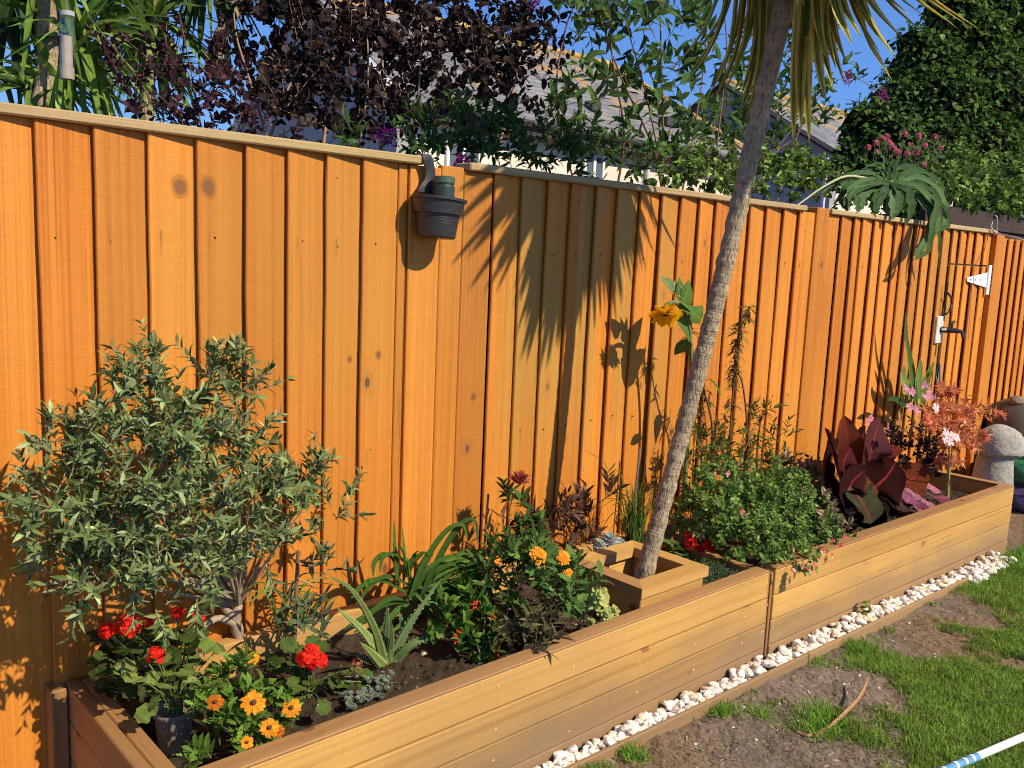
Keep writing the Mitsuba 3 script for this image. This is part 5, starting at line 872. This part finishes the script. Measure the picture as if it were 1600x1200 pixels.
slab([(x1 + ov, yb + run, E_), (x0 - .2, yb + run, E_), (x0 - .2, yb, ez + rise), (x1 - hip, yb, ez + rise)], .05, "slate", ho, "rear_roof", np.array([(x1, 0), (x0, 0), (x0, SL), (x1 - hip, SL)]))
def ridge(parent, pa, pb, n, name="ridge_tile"):
    pa, pb = A(*pa), A(*pb); rr = rng_for(parent + name)
    for k in range(n):
        a, b = pa + (pb - pa) * k / n, pa + (pb - pa) * (k + .97) / n; m = tube([a, b], .085 + .004 * rr.normal(), 8, vary(rr, [(.34, .22, .07), (.24, .17, .08), (.40, .25, .05)], 1)[0]); part(parent, name, *m[:2], "plain", m[2])
ridge(ho, (x0, yb, ez + rise + .01), (x1 - hip, yb, ez + rise + .01), 26); ridge(ho, (x1 - hip, yb, ez + rise), (x1 + ov, WALL - ov, E_ + .02), 9, "hip_tile")
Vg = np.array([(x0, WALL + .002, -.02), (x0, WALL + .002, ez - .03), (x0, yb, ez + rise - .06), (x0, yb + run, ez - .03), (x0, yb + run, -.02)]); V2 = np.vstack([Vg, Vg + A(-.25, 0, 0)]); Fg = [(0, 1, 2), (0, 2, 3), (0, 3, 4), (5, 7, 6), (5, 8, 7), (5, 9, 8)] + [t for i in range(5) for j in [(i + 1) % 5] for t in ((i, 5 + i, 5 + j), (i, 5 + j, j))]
part(ho, "gable_wall", V2, np.array(Fg), "grey_wall", V2[:, 1:].copy()); m = tube([A(x0 - .28, WALL - ov, E_ - .06), A(x0 - .28, yb, ez + rise - .05), A(x0 - .28, yb + run, E_ - .06)], .07, 4, (.62, .62, .60)); part(ho, "barge_board", *m[:2], "plain", m[2])  # gable darker than the white walls, its shade painted into the colour
m = box(x0, x1, WALL, WALL + .25, -.02, ez - .02, .01); part(ho, "wall", *m[:2], "render_wall", m[2]); m = box(x1 - .25, x1, WALL + .255, yb + run - .3, -.02, ez - .02, .01); part(ho, "end_wall", *m[:2], "render_wall", m[2])
m = tube([A(x0, WALL - ov - .05, E_ - .03), A(x1 + ov, WALL - ov - .05, E_ - .03)], .055, 8, (.035, .035, .04)); part(ho, "gutter", *m[:2], "plain", m[2])
m = box(x0, x1 + ov, WALL - ov - .005, WALL - ov + .02, E_ - .19, E_ - .055, .004, (.05, .05, .055)); part(ho, "fascia", *m[:2], "plain", m[2])
for (ua, ub) in [(915, 940), (700, 745), (1010, 1016)]:
    a, b = Y(ua, 235, WALL)[0], Y(ub, 240, WALL)[0]; wn = None
    if ub - ua < 10: m = tube([A(a, WALL - .06, E_), A(a, WALL - .06, .2)], .04, 7, (.60, .60, .58)); part(ho, "downpipe", *m[:2], "plain", m[2]); continue
    m = box(a, b, WALL - .02, WALL - .004, 1.6, 3.12, .004); wn = part(ho, "window", *m[:2], "window_glass", m[2])
    for bx in [(a - .05, a, 1.55, 3.17), (b, b + .05, 1.55, 3.17), ((a + b) / 2 - .03, (a + b) / 2 + .03, 1.6, 3.12)]: m = box(bx[0], bx[1], WALL - .05, WALL - .003, bx[2], bx[3], .005, (.78, .78, .77)); part(wn, "frame", *m[:2], "plain", m[2])
for k, (u, v) in enumerate([(922, 160), (1038, 184)]):    # roof vents
    p = Y(u, v, WALL + .55); z = ez + .55 * rise / run; m = box(p[0] - .11, p[0] + .13, WALL + .38, WALL + .60, z - .08, z + .10, .02, (.05, .052, .06)); part(ho, "roof_vent", *m[:2], "plain", m[2])
h2 = thing("grey_gabled_house", "gabled house with shade painted grey on its gable and mossy slate roof behind palm trunk and ivy", "house"); yp = 13.0; pk_ = Y(1137, 130, yp); xg = pk_[0]; ye = 9.6; e2z = pk_[2] - 1.95; xr = xg + 9
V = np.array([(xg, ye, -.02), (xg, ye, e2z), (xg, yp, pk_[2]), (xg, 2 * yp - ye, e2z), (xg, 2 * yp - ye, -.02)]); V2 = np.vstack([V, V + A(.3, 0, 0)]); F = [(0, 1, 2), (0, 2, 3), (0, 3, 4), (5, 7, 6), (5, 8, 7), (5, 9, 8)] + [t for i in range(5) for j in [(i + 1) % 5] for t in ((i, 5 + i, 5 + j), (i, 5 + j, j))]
part(h2, "gable_wall", V2, np.array(F), "grey_wall", V2[:, 1:].copy()); m = box(xg + .31, xr, ye, ye + .25, -.02, e2z, .01); part(h2, "front_wall", *m[:2], "render_wall", m[2])  # shade of this gable is put into its wall colour
s2 = math.hypot(yp - ye, 1.95); ov2 = .3; dz = ov2 * 1.95 / (yp - ye)
slab([(xg - .25, ye - ov2, e2z - dz + .03), (xr, ye - ov2, e2z - dz + .03), (xr, yp, pk_[2] + .03), (xg - .25, yp, pk_[2] + .03)], .06, "slate", h2, "roof", np.array([(0, 0), (9, 0), (9, s2), (0, s2)]))
slab([(xr, 2 * yp - ye + ov2, e2z - dz + .03), (xg - .25, 2 * yp - ye + ov2, e2z - dz + .03), (xg - .25, yp, pk_[2] + .03), (xr, yp, pk_[2] + .03)], .06, "slate", h2, "rear_roof", np.array([(0, 0), (9, 0), (9, s2), (0, s2)]))
ridge(h2, (xg - .25, yp, pk_[2] + .05), (xr, yp, pk_[2] + .05), 22)
m = box(xg - .30, xg - .262, ye - ov2, ye - ov2 + .02, e2z - .1, e2z, .004, (.04, .04, .045)); 
vb = tube([A(xg - .28, ye - ov2, e2z - dz - .06), A(xg - .28, yp, pk_[2] - .06), A(xg - .28, 2 * yp - ye + ov2, e2z - dz - .06)], .07, 4, (.03, .03, .035)); part(h2, "barge_board", *vb[:2], "plain", vb[2])
m = tube([A(xg + .2, ye - ov2, e2z - dz), A(xr, ye - ov2, e2z - dz)], .06, 7, (.04, .04, .045)); part(h2, "gutter", *m[:2], "plain", m[2])
p = Y(1297, 215, ye - .1); m = tube([A(p[0], ye - .07, e2z - .3), A(p[0], ye - .07, .2)], .05, 7, (.62, .64, .66)); part(h2, "downpipe", *m[:2], "plain", m[2])

# ------------------------------------------------------------------ plants behind the fence
def limb(parent, name, pix, r0, r1, col, bs="plain", sides=8, n=14):
    q = spline(path(pix), n); m = tube(q, np.linspace(r0, r1, n), sides, col); V, F, uv = m
    if bs == "bark": uv[:, 0] = np.append(np.tile(np.arange(sides) * .03, n), [0, 0]); uv[:, 1] = np.append(np.repeat(np.linspace(0, 1, n), sides), [0, 1])
    return part(parent, name, V, F, bs, uv, True)
def fan(parent, r, c, n, L, w, cols, el=(-1.1, 1.2), bs="leaf", az=None, zmin=1.62):
    for i in range(n):
        a = r.uniform(0, 6.3) if az is None else r.uniform(*az); e = r.uniform(*el); l = L * r.uniform(.7, 1.15); d = A(np.cos(a) * np.cos(e), .8 * np.sin(a) * np.cos(e), np.sin(e)) * l; t = c + d
        if t[2] < zmin: t = t + A(0, 0, zmin - t[2])
        V, F, uv = strap([c, c + d * .45 + A(0, 0, .10 * l), t], w * r.uniform(.8, 1.2), .3, A(d[0], d[1], 1.5 * l) + .2 * rdir(r, 1)[0], vary(r, cols, 1, .25)[0], 10, "sword"); part(parent, "leaf", V, F, bs, uv, True)
GC = [(.13, .23, .04), (.22, .34, .07), (.08, .15, .03), (.28, .38, .12)]
t1 = thing("cabbage_tree", "cabbage tree with thick brown trunk and drooping green sword leaves at the left edge", "cabbage tree"); r = rng_for("ct1"); yc = 1.0
limb(t1, "trunk", [(68, 420, yc), (70, 165, yc), (75, 70, yc), (74, -20, yc), (80, -110, yc)], .036, .030, (.2, .16, .1), "bark", 12); limb(t1, "limb", [(72, 75, yc), (88, 10, yc), (110, -60, yc)], .026, .02, (.2, .16, .1), "bark", 10); limb(t1, "stump", [(55, 190, yc + .05), (58, 165, yc - .02), (62, 135, yc - .03)], .03, .014, (.30, .24, .15))
fan(t1, r, Y(120, 60, yc), 80, .42, .030, GC, (-1.3, .9)); fan(t1, r, Y(95, 135, yc), 55, .30, .026, GC, (-.9, .9)); fan(t1, r, Y(70, -90, yc), 40, .55, .034, GC[:3], (-1.3, .3)); fan(t1, r, Y(45, 140, yc - .1), 20, .26, .020, GC, (-.5, .5), az=(2.6, 4.6))
t2 = thing("cabbage_tree", "dark blue green cabbage tree with pale thin slanting trunk in the top left corner", "cabbage tree"); r = rng_for("ct2"); yc2 = 1.5
limb(t2, "trunk", [(60, 190, yc2), (40, 110, yc2), (18, 60, yc2), (0, 20, yc2), (-20, -40, yc2)], .024, .018, (.34, .30, .23)); fan(t2, r, Y(20, -10, yc2), 90, .55, .032, [(.035, .07, .035), (.05, .09, .04), (.03, .055, .03)], (-1.3, .6)); fan(t2, r, Y(5, 120, yc2), 30, .35, .022, [(.09, .15, .03), (.05, .09, .03)], (-.9, .6))
t3 = thing("cabbage_tree", "cabbage tree with slim trunk rising through the purple shrub left of centre", "cabbage tree"); r = rng_for("ct3"); yc3 = 1.35
limb(t3, "trunk", [(226, 420, yc3), (229, 180, yc3), (236, 60, yc3), (250, -40, yc3), (258, -120, yc3)], .030, .024, (.2, .16, .1), "bark", 12); limb(t3, "limb", [(330, 120, yc3), (345, 55, yc3), (370, 10, yc3), (385, -40, yc3)], .03, .022, (.13, .085, .05), "bark", 10)
fan(t3, r, Y(240, 30, yc3), 85, .45, .032, GC, (-1.3, .5)); fan(t3, r, Y(250, 110, yc3), 22, .26, .026, GC, (-1.1, .7)); fan(t3, r, Y(190, -40, yc3), 30, .5, .032, [(.05, .09, .035), (.08, .14, .03)], (-1.3, .3)); fan(t3, r, Y(320, -60, yc3), 60, .5, .032, [(.05, .09, .03), (.09, .15, .03)], (-1.4, .1))
fd = thing("bird_feeder", "hanging clear grey tube bird feeder among the sword leaves at the left", "bird feeder"); a, b = Y(105, 124, .75), Y(105, 22, .75)
m = tube([a + A(0, 0, .02), b], .021, 20, (.5, .5, .5)); F = m[1][:-40]; part(fd, "tube", m[0], F, "clear_tube", m[2], True); m = tube([a, a + A(0, 0, .035)], .0215, 20, (.30, .28, .24)); part(fd, "base", *m[:2], "plain", m[2]); m = tube([b - A(0, 0, .006), b + A(0, 0, .008)], .0215, 20, (.36, .38, .38)); part(fd, "cap", *m[:2], "gloss", m[2]); m = tube([b, b + A(0, 0, .5)], .0015, 4, (.2, .2, .2)); part(fd, "wire", *m[:2], "plain", m[2]); m = tube([a + A(0, 0, .03), a + A(0, 0, .13)], .018, 12, (.34, .31, .24)); part(fd, "seed", *m[:2], "plain", m[2])
# purple leaved shrub
def bigshrub(name, label, catn, clumps, ntw, twl, per, L, W, cols, bs, tpl, keep, stemcol, stems, ang=.9, up=.4, amp=.25, tw_r=.002):
    t = thing(name, label, catn); r = rng_for(label); cl = [K(*c) for c in clumps]; tw = shrub(r, cl, ntw, twl, up); emit(t, on_twigs(r, tw, per, L, W, cols, tpl, ang, .25, .2, amp), bs, keep); m = twig_mesh(tw, tw_r, stemcol); stuff(part(t, "twigs", *m[:2], "plain", m[2]))
    for pix, r0, r1 in stems: q = spline(path(pix), 14); m = tube(q, np.linspace(r0, r1, 14), 6, stemcol); part(t, "stem", *m[:2], "plain", m[2], True)
    return t, r
PU = [(.032, .020, .020), (.045, .024, .026), (.022, .018, .016), (.06, .05, .045)]
bigshrub("purple_shrub", "tall shrub of dark purple round leaves behind the middle of the fence", "shrub", [(440, 60, .9, 60), (500, 40, .9, 60), (560, 70, .9, 58), (480, 120, .8, 60), (540, 150, .8, 56), (600, 110, .85, 46), (650, 70, .9, 40), (700, 60, .9, 46), (740, 110, .85, 50), (680, 140, .8, 44), (790, 60, .9, 44), (800, 130, .85, 36), (750, 20, .95, 44), (840, 100, .9, 28), (440, 180, .75, 46), (500, 200, .7, 36), (560, 210, .7, 32), (620, 190, .7, 34), (420, 0, .95, 50), (600, 20, .95, 34), (690, -10, .95, 34), (700, 200, .7, 26), (390, 130, .8, 26), (640, 0, .95, 30), (820, 20, .9, 26), (540, -20, .95, 40), (480, -30, .95, 40), (860, 60, .9, 18)], 18, .17, 9, .045, .035, PU, "gloss_leaf", "oval", 300, (.30, .21, .14),
          [([(430, 260, .8), (410, 190, .8), (385, 110, .8), (370, 60, .8), (365, 20, .8)], .006, .003), ([(420, 220, .8), (445, 150, .78), (470, 100, .78)], .006, .003), ([(500, 280, .8), (510, 180, .8), (520, 80, .8), (515, -10, .9)], .008, .004), ([(590, 280, .8), (600, 150, .8), (590, 20, .85)], .008, .004), ([(720, 300, .8), (715, 160, .82), (705, 30, .9)], .009, .004), ([(760, 300, .8), (800, 150, .82), (830, 0, .9)], .008, .003), ([(560, 240, .75), (575, 120, .75), (570, 0, .85)], .005, .003), ([(640, 260, .8), (655, 130, .82), (660, 0, .9)], .006, .003)])
bigshrub("berberis_shrub", "lower thicket of small wine red and purple leaves behind the left fence panel", "shrub", [(200, 130, .6, 34), (245, 110, .6, 40), (300, 90, .6, 34), (280, 150, .55, 44), (330, 140, .55, 44), (220, 170, .5, 30), (370, 180, .5, 40), (310, 190, .5, 36), (260, 190, .5, 30), (350, 100, .6, 26), (180, 100, .65, 22), (390, 210, .5, 30), (430, 215, .5, 26)], 13, .12, 10, .034, .020, [(.05, .022, .028), (.10, .035, .045), (.035, .022, .03), (.03, .03, .025)], "leaf", "oval", 120, (.12, .07, .05), [([(270, 230, .55), (220, 130, .55), (150, 40, .55), (120, -10, .55)], .003, .0015), ([(320, 230, .55), (300, 120, .55), (280, 20, .55)], .003, .0015)])
# buddleias
BG = [(.055, .115, .028), (.085, .16, .04), (.04, .085, .022), (.12, .19, .075)]
t, r = bigshrub("butterfly_bush", "tall open butterfly bush with long green leaves left of the palm trunk", "shrub", [(920, 30, .6, 46), (960, 60, .6, 46), (1000, 30, .6, 42), (900, 80, .6, 30), (1040, 60, .6, 36), (980, 110, .6, 34), (940, 120, .6, 26), (1080, 60, .6, 30), (1010, 150, .6, 28), (1060, 120, .6, 28), (1090, 140, .6, 24), (1100, 30, .65, 30), (1040, 0, .65, 30), (940, -10, .65, 30), (870, 30, .65, 20), (1030, 230, .5, 24), (1080, 240, .5, 22), (960, 180, .55, 20), (890, 190, .5, 22), (1120, 90, .65, 22), (1050, 180, .55, 26), (1090, 190, .6, 24), (990, 200, .5, 26), (930, 160, .55, 22)], 5.5, .16, 7, .105, .036, BG, "leaf", "lance", 300, (.19, .085, .05),
      [([(1040, 330, .55), (1020, 230, .55), (970, 120, .55), (935, 20, .6)], .007, .003), ([(1035, 330, .55), (1036, 190, .55), (1033, 80, .6), (1030, -30, .65)], .007, .003), ([(960, 320, .55), (975, 210, .55), (958, 100, .55), (950, 0, .6)], .007, .003), ([(1060, 330, .6), (1085, 200, .6), (1100, 100, .65), (1105, 0, .65)], .006, .003), ([(1110, 340, .6), (1120, 230, .6), (1135, 90, .65), (1130, 0, .65)], .006, .003), ([(900, 300, .55), (870, 160, .6), (880, 60, .65), (900, 0, .6)], .005, .003), ([(1045, 320, .55), (1010, 150, .58), (985, 60, .6), (970, 0, .62)], .005, .002)], .75)
def spike(parent, u, v, y, L, tipdir, cols):
    c = A(*Y(u, v, y)); d = unit(A(*tipdir)); n = 90; s = r.uniform(0, 1, n); k = unit(np.cross(rdir(r, n), d)); P = c + d * L * (s - .5)[:, None] + k * (.028 * (1 - s * .75))[:, None]; V, F, uv = flat(leaves(P, k + .4 * d + .3 * rdir(r, n), rdir(r, n), .013, .011, vary(r, cols, n), "obov")); part(parent, "flower_spike", V, F, "petal", uv)
MG = [(.36, .025, .24), (.28, .03, .26), (.45, .06, .32)]
t2b, r = bigshrub("butterfly_bush", "lower butterfly bush with dark leaves and small magenta flowers behind the hanging pot", "shrub", [(660, 205, .35, 30), (700, 195, .35, 34), (740, 215, .32, 34), (780, 220, .32, 34), (820, 215, .34, 34), (860, 230, .32, 30), (900, 245, .32, 26), (690, 235, .3, 26), (760, 245, .28, 26), (840, 255, .28, 24), (930, 262, .3, 18), (650, 235, .3, 20), (880, 210, .4, 22), (720, 170, .45, 20), (800, 180, .42, 24), (560, 225, .45, 20), (600, 232, .42, 18), (960, 240, .35, 26), (1000, 255, .35, 24), (920, 220, .4, 26), (870, 190, .45, 26), (1050, 235, .4, 22)], 15, .10, 8, .062, .019, BG[:3], "leaf", "lance", 300, (.14, .10, .05), [])
for a in [(605, 212, .35, .10, (-1, 0, .1)), (742, 205, .3, .07, (.3, 0, 1)), (722, 255, .2, .05, (0, 0, 1))]: spike(t2b, *a, MG)
t, r = bigshrub("butterfly_bush", "butterfly bush behind the palm trunk with magenta flower spikes towards the ivy", "shrub", [(1150, 120, .9, 30), (1180, 60, .95, 30), (1230, 130, .9, 30), (1260, 80, .9, 26), (1240, 30, .95, 30), (1300, 110, .9, 20), (1330, 140, .9, 14), (1200, 180, .85, 24), (1250, 190, .85, 18), (1290, 60, .95, 18), (1270, 160, .9, 14), (1170, 150, .9, 30), (1160, 200, .85, 30), (1230, 210, .8, 30), (1280, 200, .8, 20), (1120, 180, .8, 30), (1140, 230, .7, 26), (1100, 210, .7, 26), (1200, 140, .9, 26)], 6, .16, 7, .10, .034, BG, "leaf", "lance", 120, (.17, .08, .05), [([(1190, 330, .85), (1215, 180, .9), (1250, 60, .95), (1265, -20, 1.0)], .007, .003), ([(1160, 320, .85), (1170, 150, .9), (1190, 30, .95)], .006, .003), ([(1210, 330, .85), (1255, 190, .88), (1320, 120, .9), (1380, 148, .88)], .006, .002)])
for a in [(1380, 149, .86, .13, (.9, -.1, -.55)), (1322, 120, .9, .10, (.5, 0, -.7)), (1198, 90, .9, .07, (1, 0, .2)), (832, 3, .85, .08, (.6, 0, .2))]: spike(t, *a, MG)
# ivy hedge on the fence, ivy tree
IV = [(.11, .19, .035), (.18, .29, .06), (.07, .135, .025), (.28, .36, .12)]
bigshrub("ivy_hedge", "light green ivy spilling along the fence top right of the palm trunk", "ivy", [(1050, 285, .28, 16), (1085, 275, .3, 22), (1120, 280, .3, 22), (1155, 285, .3, 20), (1100, 250, .4, 18), (1200, 275, .4, 26), (1235, 285, .36, 24), (1270, 290, .34, 22), (1220, 250, .5, 22), (1260, 255, .5, 24), (1300, 300, .34, 18), (1180, 300, .3, 16), (1070, 265, .32, 24), (1140, 262, .34, 24), (1190, 262, .4, 24), (1240, 268, .4, 24), (1275, 268, .4, 20), (1030, 285, .28, 14)], 24, .07, 9, .036, .030, IV, "gloss_leaf", "heart", 150, (.10, .08, .04), [], 1.0)
bigshrub("ivy_hedge", "bright sunlit ivy covering the dark boundary fence at the right", "ivy", [(1480, 300, .46, 22), (1510, 290, .5, 26), (1540, 300, .48, 26), (1570, 310, .48, 26), (1600, 315, .5, 28), (1500, 262, .7, 26), (1540, 265, .7, 28), (1580, 275, .7, 30), (1470, 270, .6, 22), (1620, 290, .6, 36), (1450, 290, .5, 18), (1520, 320, .42, 14), (1565, 330, .42, 14), (1600, 335, .42, 14), (1490, 240, .9, 22), (1650, 300, .6, 36), (1420, 305, .34, 18), (1330, 300, .34, 16), (1360, 305, .36, 18), (1310, 270, .6, 20)], 18, .09, 9, .050, .044, IV, "gloss_leaf", "heart", 200, (.10, .08, .04), [], 1.0)
iv = thing("ivy_tree", "large dark tree mass covered in ivy at the right", "tree"); r = rng_for("ivytree"); yi = 3.2
cl = [K(*c) for c in [(1440, 110, yi, 60), (1500, 80, yi, 75), (1560, 60, yi, 80), (1400, 170, yi, 55), (1460, 180, yi - .3, 75), (1530, 160, yi - .4, 85), (1600, 130, yi - .3, 90), (1350, 200, yi, 42), (1390, 230, yi - .3, 55), (1450, 250, yi - .5, 65), (1520, 240, yi - .6, 70), (1590, 230, yi - .6, 80), (1330, 245, yi, 30), (1480, 20, yi, 45), (1550, -20, yi, 80), (1640, 40, yi, 110), (1660, 200, yi - .4, 110), (1345, 280, yi - .3, 34), (1425, 70, yi, 28), (1420, 300, yi - .6, 60), (1540, 310, yi - .8, 60), (1700, -60, yi + .5, 120)]]
P, D = [], []
for x, y, z, q in cl:
    n = int(1300 * (q / .55) ** 2); d = rdir(r, n); rr_ = q * (.78 + .30 * meshkit.fbm(d * 3 + x * 5, 3, 2) + .10 * r.normal(size=n)); P.append(A(x, y, z) + d * rr_[:, None]); D.append(d)
P, D = np.vstack(P), np.vstack(D); ok = (D[:, 1] < .55); P, D = P[ok], D[ok]; n = len(P)
big = thing  # the leaves hang outward and down
ls = leaves(P, unit(D * A(1, 1, .5) + A(0, 0, -.45) + .6 * rdir(r, n)), D + A(0, 0, .35) + .45 * rdir(r, n), r.uniform(.055, .095, n), r.uniform(.05, .085, n), vary(r, [(.045, .09, .022), (.07, .13, .032), (.11, .18, .05), (.03, .065, .016)], n, .25), "heart", .2, .3); emit(iv, ls, "gloss_leaf", 0, "leaf", "foliage")
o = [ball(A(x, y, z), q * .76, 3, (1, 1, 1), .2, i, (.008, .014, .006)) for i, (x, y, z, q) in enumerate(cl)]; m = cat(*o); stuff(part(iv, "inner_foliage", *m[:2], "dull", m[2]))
k = r.choice(n, 240, replace=False); k = k[D[k, 1] < .1]; o = []
for i in k:
    c = P[i] + unit(D[i] + A(0, -.3, .5)) * .10; o.append(flat(leaves(np.tile(c, (14, 1)), rdir(r, 14) + A(0, 0, .3), rdir(r, 14), .035, .012, vary(r, [(.20, .25, .08), (.14, .19, .06)], 14), "diamond"))); o.append(tube([P[i], c], .004, 3, (.10, .13, .05)))
m = cat(*o); stuff(part(iv, "ivy_flower_heads", *m[:2], "leaf", m[2])); limb(iv, "trunk", [(1560, 420, yi), (1550, 300, yi), (1530, 180, yi), (1540, 60, yi)], .22, .10, (.10, .08, .055))
# echium-like rosette hanging over the fence
eh = thing("echium_plant", "rosette of long drooping dark blue green leaves hanging over the fence before the gate", "plant"); r = rng_for("echium"); yE = .12
EG = [(.06, .115, .045), (.04, .08, .035), (.10, .17, .07)]
def hang(pix, w, col=None):
    q = [A(*Y(*a)) for a in pix]; V, F, uv = strap(q, .74 * w, .4, (-.25, -.75, .6), col if col is not None else vary(r, EG, 1, .15)[0], 20, "strap"); q_ = V.reshape(-1, 3, 3); q_[:, (0, 2)] += (.006 * np.sin(np.arange(len(q_)) * 1.7))[:, None, None] * A(0, -1, .5); part(eh, "leaf", q_.reshape(-1, 3), F, "leaf", uv, True)
c0 = (1388, 285)
for pix, w in [([(1390, 290, .12), (1425, 290, .02), (1455, 315, -.10), (1463, 350, -.16), (1440, 385, -.17), (1428, 402, -.16)], .085), ([(1395, 285, .12), (1440, 280, .04), (1470, 305, -.08), (1476, 340, -.12), (1468, 362, -.13)], .075), ([(1400, 290, .12), (1440, 300, .0), (1452, 330, -.10), (1450, 360, -.13), (1436, 395, -.14)], .07), ([(1385, 290, .12), (1360, 285, .05), (1332, 295, .0), (1318, 322, -.02)], .08), ([(1385, 288, .12), (1350, 275, .12), (1322, 285, .1), (1310, 318, .08)], .075), ([(1390, 290, .1), (1380, 300, .0), (1372, 318, -.03), (1366, 335, -.05)], .07), ([(1392, 290, .1), (1402, 300, .0), (1402, 325, -.06), (1392, 342, -.06)], .08), ([(1394, 288, .1), (1416, 295, .0), (1425, 320, -.06), (1420, 345, -.07)], .075), ([(1390, 285, .12), (1350, 270, .12), (1310, 282, .12), (1285, 300, .1)], .05), ([(1392, 285, .12), (1430, 268, .12), (1462, 280, .12), (1478, 300, .08)], .07), ([(1388, 280, .14), (1372, 265, .16), (1350, 268, .16), (1335, 280, .16)], .06), ([(1395, 280, .14), (1410, 262, .16), (1432, 262, .16), (1450, 272, .16)], .06), ([(1386, 290, .1), (1352, 300, .02), (1345, 318, -.02), (1342, 330, -.04)], .075), ([(1400, 290, .08), (1462, 330, -.10), (1466, 380, -.16), (1470, 412, -.15)], .045), ([(1390, 282, .14), (1388, 262, .14), (1380, 245, .14), (1372, 232, .14)], .035), ([(1392, 282, .14), (1398, 262, .14), (1404, 250, .14), (1408, 244, .14)], .03), ([(1390, 282, .14), (1384, 264, .14), (1372, 256, .14), (1362, 256, .14)], .035)]: hang(pix, w); hang([(a + 9 * math.sin(b), b + 5 + 4 * math.cos(a), c_ - .015) for a, b, c_ in pix], w * .8)
m = cat(tube(path([(1392, 420, .14), (1391, 340, .14), (1389, 282, .13)]), .022, 8, (.16, .15, .08)), tube(spline(path([(1244, 322, .06), (1290, 290, .08), (1330, 275, .1), (1388, 290, .12)]), 14), np.linspace(.004, .010, 14), 6, (.34, .36, .20))); part(eh, "stem", *m[:2], "plain", m[2], True)
va, r = bigshrub("valerian_plant", "pink valerian flower heads on grey green stems behind the drooping leaves", "valerian", [(1400, 235, .35, 18), (1430, 240, .35, 18), (1450, 235, .36, 16), (1420, 260, .33, 18), (1460, 255, .35, 18), (1385, 250, .34, 10)], 9, .12, 8, .035, .012, [(.11, .17, .07), (.15, .22, .09)], "leaf", "lance", 60, (.12, .16, .07), [])
for (u, v, s) in [(1356, 231, 5), (1368, 224, 6), (1386, 214, 5), (1388, 226, 8), (1370, 238, 5), (1402, 240, 8), (1413, 210, 6), (1421, 228, 6), (1435, 213, 6), (1444, 228, 6), (1461, 215, 6), (1416, 241, 6), (1432, 238, 7), (1442, 258, 6), (1380, 218, 5), (1468, 232, 6), (1396, 232, 5)]:
    c = A(*Y(u, v, .34)); R = s * depth(c) / FPX; m = umbel(r, c, R * .8, 16, [(.55, .13, .20), (.62, .22, .28), (.45, .09, .15)], 5, .012); m = cat(m, tube([c, c - A(.01, 0, .11)], .0025, 4, (.14, .18, .08))); part(va, "flower_head", *m[:2], "petal", m[2])
rp = thing("washing_line", "pale rope tied to the gate post and running off the right edge", "rope"); q = Y(1549, 356, -.06)
m = cat(tube(spline([q + A(0, 0, .04), q, q + A(.05, -.02, -.03), Y(1575, 368, -.16), Y(1602, 377, -.30), Y(1690, 420, -.6)], 20), .006, 6, (.52, .47, .42)), ball(q + A(.05, -.01, -.03), .016, 1, col=(.52, .47, .42)), tube(spline([q + A(.05, -.02, -.03), q + A(.03, -.02, .06), q + A(-.02, -.02, .08)], 6), .004, 5, (.52, .47, .42))); part(rp, "rope", *m[:2], "plain", m[2], True)
# loose weeds and twigs along the fence top between bush and ivy
bigshrub("hedge_growth", "pale green scrubby growth on the fence top left of the palm trunk", "plant", [(1090, 215, .7, 24), (1070, 255, .5, 18), (1140, 240, .6, 22), (1170, 250, .6, 20), (1210, 225, .8, 18)], 7, .10, 8, .05, .02, [(.14, .20, .05), (.10, .15, .04), (.22, .24, .07)], "leaf", "lance", 80, (.22, .12, .07), [([(1180, 300, .5), (1200, 250, .5), (1240, 200, .5)], .003, .0015), ([(1100, 300, .5), (1110, 230, .5), (1120, 170, .5)], .003, .0015), ([(1195, 260, .5), (1215, 235, .5), (1236, 220, .5)], .003, .0015)])
